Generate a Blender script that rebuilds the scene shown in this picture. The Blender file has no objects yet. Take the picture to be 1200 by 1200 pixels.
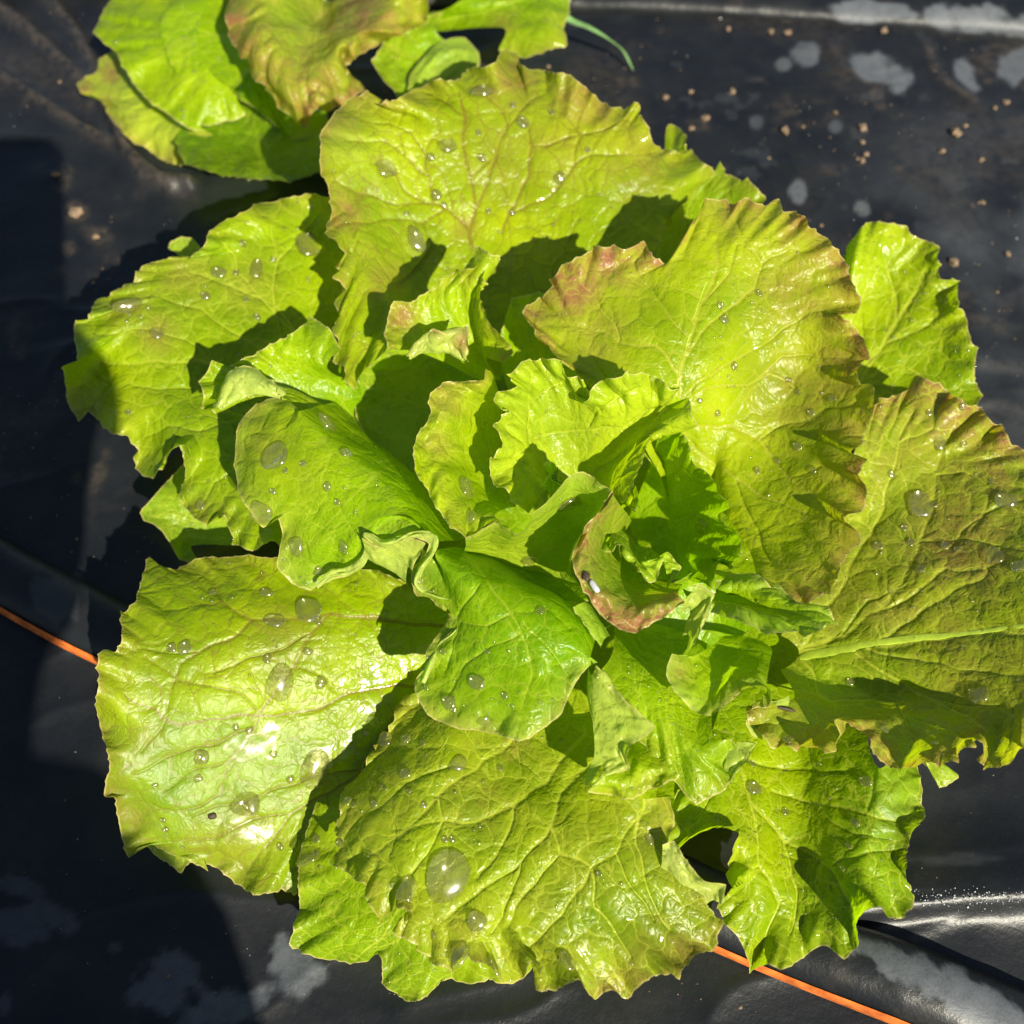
import bpy, math, random
import numpy as np
from mathutils import Vector, Matrix

# ------------------------------------------------------------------ camera, sky, sun, exposure
SC = bpy.context.scene
COL = SC.collection
PITCH = math.radians(63.0)
CAM = np.array([0.0, -0.205, 0.400])
FWD = np.array([0.0, math.cos(PITCH), -math.sin(PITCH)])
RIGHT = np.array([1.0, 0.0, 0.0])
UP = np.array([0.0, math.sin(PITCH), math.cos(PITCH)])
HFOV = math.radians(53.0)
TANH = math.tan(HFOV / 2)

cam_data = bpy.data.cameras.new('camera')
cam = bpy.data.objects.new('camera', cam_data)
COL.objects.link(cam)
cam.location = CAM
cam.rotation_euler = (math.radians(90) - PITCH, 0, 0)
cam_data.sensor_fit = 'HORIZONTAL'
cam_data.angle = HFOV
cam_data.clip_start = 0.01
cam_data.clip_end = 400
cam_data.dof.use_dof = True
cam_data.dof.focus_distance = 0.352
cam_data.dof.aperture_fstop = (cam_data.lens / 1000) / 0.0042
SC.camera = cam

SUN_EL = math.radians(40.0)
SUN_AZ = np.array([0.52, -0.854]); SUN_AZ /= np.linalg.norm(SUN_AZ)
SUN_DIR = np.array([SUN_AZ[0] * math.cos(SUN_EL), SUN_AZ[1] * math.cos(SUN_EL), math.sin(SUN_EL)])
world = bpy.data.worlds.new('World')
SC.world = world
world.use_nodes = True
wn = world.node_tree
sky = wn.nodes.new('ShaderNodeTexSky')
sky.sky_type = 'NISHITA'
sky.sun_disc = False
sky.sun_elevation = SUN_EL
sky.sun_rotation = math.atan2(SUN_AZ[0], SUN_AZ[1])
bg = wn.nodes['Background']
bg.inputs['Strength'].default_value = 0.05
wn.links.new(sky.outputs[0], bg.inputs['Color'])
sun_data = bpy.data.lights.new('sun', 'SUN')
sun_data.energy = 5.0
sun_data.angle = math.radians(0.53)
sun_data.color = (1.0, 0.935, 0.76)
sun = bpy.data.objects.new('sun', sun_data)
COL.objects.link(sun)
sun.rotation_euler = Vector(SUN_DIR).to_track_quat('Z', 'Y').to_euler()
SC.view_settings.view_transform = 'Standard'
SC.view_settings.look = 'None'
SC.view_settings.gamma = 1.0
SC.view_settings.use_curve_mapping = False
SC.view_settings.exposure = 1.2
SC.render.engine = 'CYCLES'
SC.cycles.use_denoising = True
SC.cycles.max_bounces = 10
SC.cycles.transparent_max_bounces = 12
SC.cycles.transmission_bounces = 10
SC.cycles.sample_clamp_indirect = 4.0
SC.cycles.caustics_reflective = False
SC.cycles.caustics_refractive = False

rng = np.random.default_rng(7)


# ------------------------------------------------------------------ helpers
def place(px, py, zmm):
    """Point of the bed at height zmm (millimetres) seen at photo position px, py (1200 x 1200)."""
    px = np.asarray(px, float); py = np.asarray(py, float); z = np.asarray(zmm, float) / 1000
    u = (px - 600) / 600 * TANH
    v = (600 - py) / 600 * TANH
    d = FWD + u[..., None] * RIGHT + v[..., None] * UP
    t = (z - CAM[2]) / d[..., 2]
    return CAM + d * t[..., None]


def mm_per_px(p):
    return float(np.dot(np.asarray(p) - CAM, FWD)) * TANH / 600


def unplace(P):
    r = np.asarray(P) - CAM
    d = r @ FWD
    return 600 + (r @ RIGHT) / d / TANH * 600, 600 - (r @ UP) / d / TANH * 600


def _hash(ix, iy, iz, seed):
    h = (ix.astype(np.int64) * 374761393 + iy.astype(np.int64) * 668265263 + iz.astype(np.int64) * 2147483647 + seed * 974634721) & 0xffffffff
    h = ((h ^ (h >> 13)) * 1274126177) & 0xffffffff
    h = ((h ^ (h >> 15)) * 2246822519) & 0xffffffff
    return ((h ^ (h >> 16)) & 0xffff) / 32767.5 - 1.0


def noise3(P, seed=0):
    """Smooth value noise in -1..1 at points P (..., 3)."""
    P = np.asarray(P, float)
    f = np.floor(P).astype(np.int64)
    t = P - f
    t = t * t * t * (t * (t * 6 - 15) + 10)
    out = 0
    for dx in (0, 1):
        wx = t[..., 0] if dx else 1 - t[..., 0]
        for dy in (0, 1):
            wy = t[..., 1] if dy else 1 - t[..., 1]
            for dz in (0, 1):
                wz = t[..., 2] if dz else 1 - t[..., 2]
                out = out + wx * wy * wz * _hash(f[..., 0] + dx, f[..., 1] + dy, f[..., 2] + dz, seed)
    return out


def fbm(P, seed=0, octaves=3):
    a, s, out = 1.0, 0.0, 0
    for k in range(octaves):
        out = out + a * noise3(np.asarray(P) * 2 ** k, seed + 17 * k)
        s += a; a *= 0.5
    return out / s


def smooth(a, b, x):
    t = np.clip((x - a) / (b - a), 0, 1)
    return t * t * (3 - 2 * t)


def make_mesh(name, verts, faces, mat, parent=None, attrs=None, smooth_shade=True):
    me = bpy.data.meshes.new(name)
    verts = np.asarray(verts, np.float32)
    if isinstance(faces, np.ndarray):
        n, k = faces.shape
        me.vertices.add(len(verts)); me.vertices.foreach_set('co', verts.ravel())
        me.loops.add(n * k); me.loops.foreach_set('vertex_index', faces.astype(np.int32).ravel())
        me.polygons.add(n)
        me.polygons.foreach_set('loop_start', (np.arange(n) * k).astype(np.int32))
        me.update(calc_edges=True)
    else:
        me.from_pydata(verts.tolist(), [], faces)
    me.validate()
    if smooth_shade:
        me.polygons.foreach_set('use_smooth', np.ones(len(me.polygons), bool))
    for k, v in (attrs or {}).items():
        a = me.attributes.new(k, 'FLOAT', 'POINT')
        a.data.foreach_set('value', np.asarray(v, np.float32).ravel())
    me.materials.append(mat)
    o = bpy.data.objects.new(name, me)
    COL.objects.link(o)
    if parent is not None:
        o.parent = parent
    return o


def tag(o, label=None, category=None, group=None, kind=None):
    if label: o['label'] = label
    if category: o['category'] = category
    if group: o['group'] = group
    if kind: o['kind'] = kind
    return o


def thing(name, label, category, group=None, loc=(0, 0, 0)):
    o = bpy.data.objects.new(name, None)
    o.empty_display_size = 0.01
    o.location = loc
    COL.objects.link(o)
    return tag(o, label, category, group)


class Nodes:
    def __init__(self, name):
        self.mat = bpy.data.materials.new(name)
        self.mat.use_nodes = True
        self.t = self.mat.node_tree
        self.t.nodes.clear()

    def n(self, kind, **kw):
        nd = self.t.nodes.new('ShaderNode' + kind)
        for k, v in kw.items():
            if k.startswith('i_'):
                key = k[2:].replace('_', ' ')
                key = int(key) if key.isdigit() else key
                self.set(nd.inputs[key], v)
            else:
                setattr(nd, k, v)
        return nd

    def set(self, sock, v):
        if isinstance(v, bpy.types.NodeSocket):
            self.t.links.new(v, sock)
        elif isinstance(v, bpy.types.Node):
            self.t.links.new(v.outputs[0], sock)
        else:
            if sock.type == 'RGBA' and len(v) == 3: v = (*v, 1)
            sock.default_value = v

    def math(self, op, a, b=0.0, c=0.0, clamp=False):
        nd = self.t.nodes.new('ShaderNodeMath'); nd.operation = op; nd.use_clamp = clamp
        for s, v in zip(nd.inputs, (a, b, c)): self.set(s, v)
        return nd.outputs[0]

    def ramp(self, x, lo, hi, to0=0.0, to1=1.0):
        nd = self.t.nodes.new('ShaderNodeMapRange'); nd.interpolation_type = 'SMOOTHSTEP'
        for s, v in zip(nd.inputs, (x, lo, hi, to0, to1)): self.set(s, v)
        return nd.outputs[0]

    def mix(self, f, a, b, blend='MIX'):
        nd = self.t.nodes.new('ShaderNodeMix'); nd.data_type = 'RGBA'; nd.blend_type = blend
        self.set(nd.inputs[0], f); self.set(nd.inputs[6], a); self.set(nd.inputs[7], b)
        return nd.outputs[2]

    def attr(self, name):
        return self.n('Attribute', attribute_name=name).outputs['Fac']

    def noise(self, vec, scale, detail=3.0, rough=0.55, out='Fac'):
        nd = self.n('TexNoise', i_Scale=scale, i_Detail=detail, i_Roughness=rough)
        if vec is not None: self.set(nd.inputs['Vector'], vec)
        return nd.outputs[out]

    def out(self, shader):
        o = self.n('OutputMaterial'); self.set(o.inputs['Surface'], shader)
        return self.mat


# ------------------------------------------------------------------ materials
def leaf_material():
    m = Nodes('lettuce_leaf_skin')
    pos = m.n('TexCoord').outputs['Object']
    vd, rim, red, pale, redvein = (m.attr(k) for k in ('vein_distance', 'rim_distance', 'red', 'pale', 'red_vein'))
    big = m.noise(pos, 28, 3)
    fine = m.noise(pos, 520, 4, .65)
    mid = m.noise(pos, 120, 3, .6)
    # green body
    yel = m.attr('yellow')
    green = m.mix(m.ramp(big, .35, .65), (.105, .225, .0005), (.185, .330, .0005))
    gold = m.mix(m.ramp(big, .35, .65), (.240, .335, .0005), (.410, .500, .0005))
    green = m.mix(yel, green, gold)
    green = m.mix(m.math('MULTIPLY', m.ramp(mid, .4, .7), .35), green, m.mix(yel, (.25, .43, .001), (.42, .52, .001)))
    fleck = m.ramp(m.noise(pos, 1100, 3, .6), .32, .68)
    green = m.mix(m.math('MULTIPLY', fleck, .19), green, m.mix(yel, (.085, .180, .0006), (.165, .220, .0006)))
    green = m.mix(pale, green, (.46, .50, .13))
    # bronze blush
    blotch = m.ramp(m.math('ADD', m.math('MULTIPLY', mid, .65), m.math('MULTIPLY', fine, .35)), .36, .62)
    redf = m.math('MULTIPLY', red, m.math('ADD', m.math('MULTIPLY', blotch, .6), .4), clamp=True)
    body = m.mix(redf, green, (.285, .112, .062))
    # vein network
    warp = m.noise(pos, 90, 2, .5, 'Color')
    wpos = m.n('VectorMath', operation='MULTIPLY_ADD'); m.set(wpos.inputs[0], warp); wpos.inputs[1].default_value = (.008,) * 3; m.set(wpos.inputs[2], pos)
    vor1 = m.n('TexVoronoi', feature='DISTANCE_TO_EDGE', i_Scale=105.0, i_Vector=wpos).outputs['Distance']
    vor2 = m.n('TexVoronoi', feature='DISTANCE_TO_EDGE', i_Scale=430.0, i_Vector=wpos).outputs['Distance']
    v0 = m.ramp(vd, .45, 1.1, 1.0, 0.0)
    v1 = m.ramp(vor1, .008, .034, 1.0, 0.0)
    vs, gloss = m.attr('vein_strength'), m.attr('gloss')
    v2 = m.ramp(vor2, .02, .10, 1.0, 0.0)
    veincol = m.mix(redvein, (.50, .55, .05), (.165, .095, .018))
    body = m.mix(m.math('MULTIPLY', v2, .14), body, veincol)
    body = m.mix(m.math('MULTIPLY', m.math('MULTIPLY', v1, .50), vs), body, veincol)
    body = m.mix(m.math('MULTIPLY', m.math('MULTIPLY', v0, .74), vs), body, veincol)
    edge = m.ramp(rim, .2, .8, 1.0, 0.0)
    body = m.mix(m.math('MULTIPLY', edge, .75), body, (.52, .44, .16))
    # relief: panels bulge a little between the veins
    h = m.math('ADD', m.math('MULTIPLY', m.ramp(vor1, 0.0, .20), .8), m.math('MULTIPLY', m.ramp(vor2, 0.0, .3), .30))
    h = m.math('ADD', h, m.math('MULTIPLY', m.ramp(m.attr('vein_groove'), .15, 1.9), .7))
    h = m.math('ADD', h, m.math('MULTIPLY', fine, .35))
    h = m.math('ADD', h, m.math('MULTIPLY', mid, .8))
    wet = m.ramp(m.noise(pos, 46, 2, .5), .60, .625)
    bump = m.n('Bump', i_Height=h, i_Distance=.00042)
    m.set(bump.inputs['Strength'], m.math('SUBTRACT', m.math('MULTIPLY_ADD', wet, -.5, .8), m.math('MULTIPLY', m.attr('gloss'), .22)))
    rough = m.math('ADD', m.math('ADD', m.math('MULTIPLY', gloss, .22), m.math('MULTIPLY_ADD', wet, -.17, .31)), m.math('MULTIPLY', m.math('SUBTRACT', fine, .5), .2))
    surf = m.n('BsdfPrincipled', i_Base_Color=body, i_Normal=bump, i_Roughness=rough)
    m.set(surf.inputs['Specular IOR Level'], m.math('MULTIPLY_ADD', gloss, .45, .24))
    tcol = m.mix(.75, body, m.mix(redf, m.mix(yel, (.44, .78, .0006), (.60, .80, .0006)), (.52, .32, .004)))
    tcol = m.mix(m.math('MULTIPLY', m.math('MAXIMUM', v0, m.math('MULTIPLY', v1, .4)), m.math('MULTIPLY', vs, .45)), tcol, veincol)
    tran = m.n('BsdfTranslucent', i_Color=tcol, i_Normal=bump)
    mixs = m.n('MixShader', i_Fac=.47); m.set(mixs.inputs[1], surf); m.set(mixs.inputs[2], tran)
    return m.out(mixs)


def plastic_material():
    m = Nodes('black_mulch_plastic')
    pos = m.n('TexCoord').outputs['Object']
    dust, film = m.attr('dust'), m.attr('film')
    n1 = m.noise(pos, 35, 4, .6); n2 = m.noise(pos, 900, 3, .7); n3 = m.noise(pos, 190, 4, .65)
    col = m.mix(m.ramp(n1, .3, .7), (.0050, .0060, .0082), (.0095, .0105, .0122))
    specks = m.ramp(m.math('ADD', m.math('MULTIPLY', n2, .6), m.math('MULTIPLY', n3, .4)), .58, .68)
    col = m.mix(m.math('MULTIPLY', specks, .12), col, (.075, .068, .058))
    d = m.math('MULTIPLY', dust, m.ramp(n3, .3, .62), clamp=True)
    col = m.mix(m.math('MULTIPLY', d, .75), col, (.055, .043, .033))
    f = m.math('MULTIPLY', film, m.ramp(m.math('ADD', m.math('MULTIPLY', n3, .6), m.math('MULTIPLY', n2, .4)), .25, .6, .55, 1.0), clamp=True)
    col = m.mix(f, col, (.078, .086, .098))
    bump = m.n('Bump', i_Height=m.math('ADD', m.math('MULTIPLY', n2, .25), n3), i_Distance=.0006, i_Strength=.5)
    b = m.n('BsdfPrincipled', i_Base_Color=col, i_Normal=bump)
    m.set(b.inputs['Roughness'], m.math('MULTIPLY_ADD', f, .12, .38))
    b.inputs['Specular IOR Level'].default_value = .27
    return m.out(b)


def simple_material(name, col, rough=.5, spec=.5, var=.25, scale=200, bumpd=.0004):
    m = Nodes(name)
    pos = m.n('TexCoord').outputs['Object']
    n = m.noise(pos, scale, 4, .6)
    c = m.mix(m.ramp(n, .3, .7), tuple(x * (1 - var) for x in col), tuple(min(1, x * (1 + var)) for x in col))
    bump = m.n('Bump', i_Height=n, i_Distance=bumpd, i_Strength=.6)
    b = m.n('BsdfPrincipled', i_Base_Color=c, i_Roughness=rough, i_Normal=bump)
    b.inputs['Specular IOR Level'].default_value = spec
    return m.out(b)


def water_material():
    m = Nodes('water_drop')
    glass = m.n('BsdfGlass', i_Color=(1, .99, .88), i_Roughness=.02, i_IOR=1.33)
    tr = m.n('BsdfTransparent', i_Color=(.97, .97, .84))
    mx = m.n('MixShader', i_Fac=.66); m.set(mx.inputs[1], glass); m.set(mx.inputs[2], tr)
    milk = m.n('BsdfDiffuse', i_Color=(.58, .54, .14))
    mm = m.n('MixShader', i_Fac=.05); m.set(mm.inputs[1], mx); m.set(mm.inputs[2], milk)
    gl = m.n('BsdfGlossy', i_Color=(1, 1, 1), i_Roughness=.13)
    mo = m.n('MixShader', i_Fac=.045); m.set(mo.inputs[1], mm); m.set(mo.inputs[2], gl)
    return m.out(mo)


LEAF = leaf_material()
PLASTIC = plastic_material()
WATER = water_material()
SCORCH = simple_material('scorched_leaf', (.035, .022, .010), .6, .3, .3, 700)
PAINTED_GLINT_GRAIN = simple_material('painted_glint_and_grain', (.34, .355, .37), .3, .9, .05, 500)  # pale colour paints sun glints on water beads; the white grain shares it
SOIL = simple_material('dry_soil', (.15, .105, .07), .9, .2, .4, 900)
ORANGE = simple_material('orange_stripe', (.46, .115, .022), .5, .4, .45, 120)
TAPE = simple_material('black_tape_plastic', (.016, .016, .018), .33, .5, .3, 160)
WEED = simple_material('weed_blade', (.10, .19, .06), .45, .4, .25, 120)
MIDRIB = simple_material('pale_midrib', (.27, .36, .025), .4, .5, .12, 260)
RED_MIDRIB = simple_material('brownish_midrib', (.30, .27, .02), .4, .5, .15, 260)
STEM = simple_material('pale_lettuce_stem', (.36, .42, .16), .45, .4, .2, 90)

# ------------------------------------------------------------------ the bed: one sheet of black mulch film
def seg_dist(X, Y, pts):
    """Distance in photo pixels from X, Y to a polyline, and the fraction along it."""
    best = np.full(X.shape, 1e9); frac = np.zeros(X.shape)
    pts = np.asarray(pts, float); n = len(pts) - 1
    for i in range(n):
        a, b = pts[i], pts[i + 1]; d = b - a
        t = np.clip(((X - a[0]) * d[0] + (Y - a[1]) * d[1]) / max(d @ d, 1e-9), 0, 1)
        q = np.hypot(X - a[0] - t * d[0], Y - a[1] - t * d[1])
        m = q < best
        best = np.where(m, q, best); frac = np.where(m, (i + t) / n, frac)
    return best, frac


def ellipse_field(X, Y, items, seed=3, soft=.35):
    out = np.zeros(X.shape)
    w = fbm(np.stack([X / 22, Y / 22, 0 * X], -1), seed, 3)
    for cx, cy, rx, ry, ang, s in items:
        c, sn = math.cos(math.radians(ang)), math.sin(math.radians(ang))
        u = ((X - cx) * c + (Y - cy) * sn) / rx; v = (-(X - cx) * sn + (Y - cy) * c) / ry
        r = np.hypot(u, v) + w * .62
        out = np.maximum(out, s * (1 - smooth(1 - soft, 1 + soft, r)))
    return out


FILM_SPOTS = [(1025, 86, 40, 17, 22, .9), (945, 68, 13, 15, 60, .7), (1130, 86, 12, 23, -30, .9), (1188, 76, 16, 22, 30, .8),
              (917, 81, 9, 7, 0, .6), (935, 228, 8, 12, 10, .8), (1010, 246, 10, 8, 30, .7), (978, 150, 8, 9, 0, .5), (885, 142, 8, 8, 0, .4),
              (347, 1136, 34, 30, 40, .75), (262, 1184, 46, 22, -15, .75), (196, 1158, 40, 32, -40, .6), (30, 1085, 40, 24, 20, .35),
              (66, 1075, 26, 16, 40, .35), (20, 1040, 30, 12, 10, .3), (8, 1175, 10, 12, 0, .3), (134, 1110, 8, 8, 0, .3),
              (86, 720, 12, 46, 5, .45), (40, 690, 14, 22, 20, .3), (1120, 1010, 50, 6, 0, .15), (690, 560, 1, 1, 0, 0)]
DUST_CURVES = [([(-40, -10), (20, 25), (70, 70), (118, 120), (150, 170)], 10, 3.0, .9), ([(40, -20), (90, 40), (125, 110), (150, 180), (190, 212), (222, 214)], 9, 3.6, .9),
               ([(-30, 70), (40, 115), (95, 150), (135, 172)], 8, 2.4, .8), ([(150, 180), (170, 208), (200, 222)], 8, 1.5, .9),
               ([(1140, 425), (1200, 432), (1280, 436)], 8, .9, .5), ([(1150, 470), (1210, 478), (1290, 480)], 9, .8, .2),
               ([(970, 55), (985, 85), (1030, 105)], 6, .6, .5), ([(1085, 60), (1098, 92), (1140, 120)], 6, .6, .9), ([(-40, 60), (30, 80), (90, 100)], 30, .5, .35)]
DUST_SPOTS = [(75, 205, 12, 16, 0, .8), (88, 248, 14, 12, 0, .9), (112, 272, 20, 10, 20, .8), (80, 290, 8, 8, 0, .7), (70, 315, 8, 8, 0, .6), (75, 135, 14, 8, 30, .6),
              (50, 52, 10, 8, 0, .7), (115, 555, 9, 22, 15, .7), (90, 560, 7, 9, 0, .6), (62, 470, 14, 8, 0, .4), (1160, 75, 30, 12, 0, .5), (1185, 60, 30, 10, 0, .5), (20, 372, 16, 14, 0, .3)]


def axis(half, step, far):
    a = list(np.arange(0, half, step)); s = step
    while a[-1] < far:
        s *= 1.22; a.append(a[-1] + s)
    a = np.array(a)
    return np.concatenate([-a[:0:-1], a])


def build_ground():
    xs = axis(.36, .0016, 90); ys = axis(.36, .0016, 90)
    X, Y = np.meshgrid(xs, ys, indexing='xy')
    P = np.stack([X, Y, 0 * X], -1)
    depth = (P - CAM) @ FWD
    px, py = unplace(P)
    ok = (depth > .08) & (np.abs(px - 600) < 1400) & (np.abs(py - 600) < 1500)
    px = np.where(ok, px, -9e3); py = np.where(ok, py, -9e3)
    z = fbm(P * 14, 5, 3) * .0014 + fbm(P * 5, 9, 2) * .003
    z = z + (1 - np.abs(fbm(np.stack([X * 9 + Y * 5, Y * 26 - X * 6, 0 * X], -1), 31, 3))) ** 7 * .0012      # stretched wrinkles
    fade = np.exp(-(np.hypot(X, Y) / 1.2) ** 2); z = z * fade
    dust = smooth(.0, .5, fbm(P * 22, 11, 4)) * .25 + smooth(.35, .7, fbm(P * 60, 12, 3)) * .5
    dust = np.where(ok, dust * np.clip(np.where(py < 560, 1.0, .25), 0, 1), .2)
    for pts, w, h, du in DUST_CURVES:
        q, f = seg_dist(px, py, pts)
        g = np.exp(-(q / w) ** 2)
        z = z + h * .0017 * g
        dust = np.maximum(dust, du * np.exp(-(q / (w * .75)) ** 2))
    dust = np.maximum(dust, ellipse_field(px, py, DUST_SPOTS, 21, .5))
    q, f = seg_dist(px, py, [(930, 1075), (1050, 1060), (1130, 1052), (1300, 1046)])            # taut fold that catches the sun
    below = py > 1050
    z = z + .0075 * np.exp(-(q / np.where(below, 17, 60)) ** 2)
    film = ellipse_field(px, py, FILM_SPOTS, 3, .22)
    haze_ = smooth(-.5, .5, fbm(P * 26, 45, 3)) * np.where(ok, smooth(900, 1150, px) * smooth(60, 330, py) * smooth(1000, 700, py), 0)
    film = np.maximum(film, np.maximum(.14 * smooth(.42, .6, fbm(P * 75, 41, 3)) * (ok & (px > 640) & (py < 460)), 
                                       .42 * haze_))
    ny, nx = X.shape
    idx = np.arange(nx * ny).reshape(ny, nx)
    F = np.stack([idx[:-1, :-1], idx[:-1, 1:], idx[1:, 1:], idx[1:, :-1]], -1).reshape(-1, 4)
    P[..., 2] = z
    o = make_mesh('ground', P.reshape(-1, 3), F, PLASTIC, attrs={'dust': dust, 'film': film})
    tag(o, kind='structure')
    return xs, ys, z


GX, GY, GZ = build_ground()


def ground_z(x, y):
    i = np.clip(np.searchsorted(GX, x), 0, len(GX) - 1); j = np.clip(np.searchsorted(GY, y), 0, len(GY) - 1)
    return GZ[j, i]


# ------------------------------------------------------------------ drip tapes
def catmull(P, n_per=12):
    P = np.asarray(P, float)
    Q = np.vstack([2 * P[0] - P[1], P, 2 * P[-1] - P[-2]])
    out = []
    for i in range(1, len(Q) - 2):
        p0, p1, p2, p3 = Q[i - 1:i + 3]
        t = np.linspace(0, 1, n_per, endpoint=False)[:, None]
        out.append(.5 * (2 * p1 + (p2 - p0) * t + (2 * p0 - 5 * p1 + 4 * p2 - p3) * t ** 2 + (3 * p1 - p0 - 3 * p2 + p3) * t ** 3))
    return np.vstack(out + [P[-1:]])


def resample(C, n, scale=(1, 1, 1)):
    d = np.r_[0, np.cumsum(np.linalg.norm(np.diff(C * np.asarray(scale), axis=0), axis=1))]
    s = np.linspace(0, d[-1], n)
    return np.stack([np.interp(s, d, C[:, k]) for k in range(C.shape[1])], -1)


def build_tape(edge_px, width, height, label, stripe, film_items, side=1):
    """A soft flattened drip tape; edge_px is the photo line of its near edge on the bed."""
    E = place(*np.asarray(edge_px, float).T, 0)
    C = resample(catmull(E, 30), 420)
    T = np.gradient(C, axis=0); T /= np.linalg.norm(T, axis=1)[:, None]
    N = np.cross([0, 0, 1], T) * side
    T[0], T[-1] = T[1], T[-2]; N = np.cross([0, 0, 1], T) * side
    C = np.vstack([C[0] + (C[0] - C[1]) / np.linalg.norm(C[0] - C[1]) * 4.0, C[1:-1], C[-1] + (C[-1] - C[-2]) / np.linalg.norm(C[-1] - C[-2]) * 4.0])
    root = thing('drip_tape', label, 'drip tape', loc=tuple(C[len(C) // 2] * [1, 1, 0]))
    off = np.array(root.location)
    k = 40
    th = np.linspace(-.25, math.pi + .25, k)
    wob = fbm(np.stack([np.arange(420) / 34, np.zeros(420), np.zeros(420)], -1), 8, 2)
    V = []
    for i in range(420):
        w = width / 2 * (1 + .06 * wob[i]); h = height * (1 + .22 * wob[i])
        u = -np.cos(th); v = np.sign(np.sin(th)) * np.abs(np.sin(th)) ** .8
        V.append(C[i] + np.outer(w * (u + .95), N[i]) + np.outer(h * v + .0006, [0, 0, 1]))
    V = np.array(V)
    V[..., 2] += fbm(V * 60, 4, 2) * .0007
    px, py = unplace(V)
    film = ellipse_field(px, py, film_items, 33, .16)
    dust = smooth(.2, .6, fbm(V * 70, 19, 3)) * .4
    idx = np.arange(420 * k).reshape(420, k)
    F = np.stack([idx[:-1, :-1], idx[1:, :-1], idx[1:, 1:], idx[:-1, 1:]], -1).reshape(-1, 4)
    if side > 0: F = F[:, ::-1]
    make_mesh('tape_body', V.reshape(-1, 3) - off, F, PLASTIC, root, {'film': film, 'dust': dust})
    if stripe:
        a0, a1 = stripe
        th2 = np.linspace(a0, a1, 6)
        S = []
        for i in range(420):
            w = width / 2 * (1 + .06 * wob[i]) + .0005; h = height * (1 + .22 * wob[i]) + .0005
            u = -np.cos(th2); v = np.abs(np.sin(th2)) ** .8
            S.append(C[i] + np.outer(w * u + .95 * (w - .0005), N[i]) + np.outer(h * v + .0008, [0, 0, 1]))
        S = np.array(S)
        S[..., 2] += fbm(S * 60, 4, 2) * .0007
        idx = np.arange(420 * 6).reshape(420, 6)
        F = np.stack([idx[:-1, :-1], idx[1:, :-1], idx[1:, 1:], idx[:-1, 1:]], -1).reshape(-1, 4)
        if side > 0: F = F[:, ::-1]
        make_mesh('orange_stripe', S.reshape(-1, 3) - off, F, ORANGE, root)
    return root


WET_LOW = [(1040, 1120, 60, 16, 24, .9), (1120, 1160, 90, 22, 24, .95), (990, 1102, 40, 12, 20, .7), (1180, 1195, 60, 18, 24, .9), (1165, 1118, 22, 8, 24, .5), (1110, 1092, 16, 4, 20, .5), (60, 700, 30, 20, 20, .25)]
WET_TOP = [(1030, 14, 50, 11, 4, .95), (1140, 20, 62, 17, 5, 1.0), (1010, 22, 24, 6, 0, .8), (1210, 30, 40, 14, 0, .8)]
build_tape([(-330, 540), (-160, 628), (0, 716), (118, 779), (480, 950), (835, 1112), (1060, 1204), (1240, 1276), (1500, 1380)], .0275, .0135,
           'black drip tape with a thin orange stripe running under the big lettuce', (.08, .50), WET_LOW)
build_tape([(-300, -10), (200, 0), (690, 16), (900, 25), (1200, 46), (1500, 70)], .040, .011,
           'black drip tape with pale wet patches along the top behind the rear lettuce', None, WET_TOP)


# ------------------------------------------------------------------ leaves
def parse(s, z0=None):
    pts = [list(map(float, p.split(','))) for p in s.split()]
    known = [i for i, p in enumerate(pts) if len(p) == 3]
    zs = np.interp(range(len(pts)), known, [pts[i][2] for i in known]) if known else np.full(len(pts), z0 or 30)
    return np.array([[p[0], p[1], z] for p, z in zip(pts, zs)])


def lin(P, n_per=12):
    t = np.linspace(0, len(P) - 1, (len(P) - 1) * n_per + 1)
    return np.stack([np.interp(t, range(len(P)), P[:, k]) for k in range(3)], -1)


def gauss_cols(A, sigma):
    r = max(1, int(3 * sigma)); k = np.exp(-.5 * (np.arange(-r, r + 1) / sigma) ** 2); k /= k.sum()
    pad_a = 2 * A[:1] - A[1:r + 1][::-1] if len(A) > r else np.repeat(A[:1], r, 0)
    pad_b = 2 * A[-1:] - A[-r - 1:-1][::-1] if len(A) > r else np.repeat(A[-1:], r, 0)
    B = np.vstack([pad_a, A, pad_b])
    return np.stack([np.convolve(B[:, c], k, 'valid') for c in range(A.shape[1])], -1)


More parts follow.
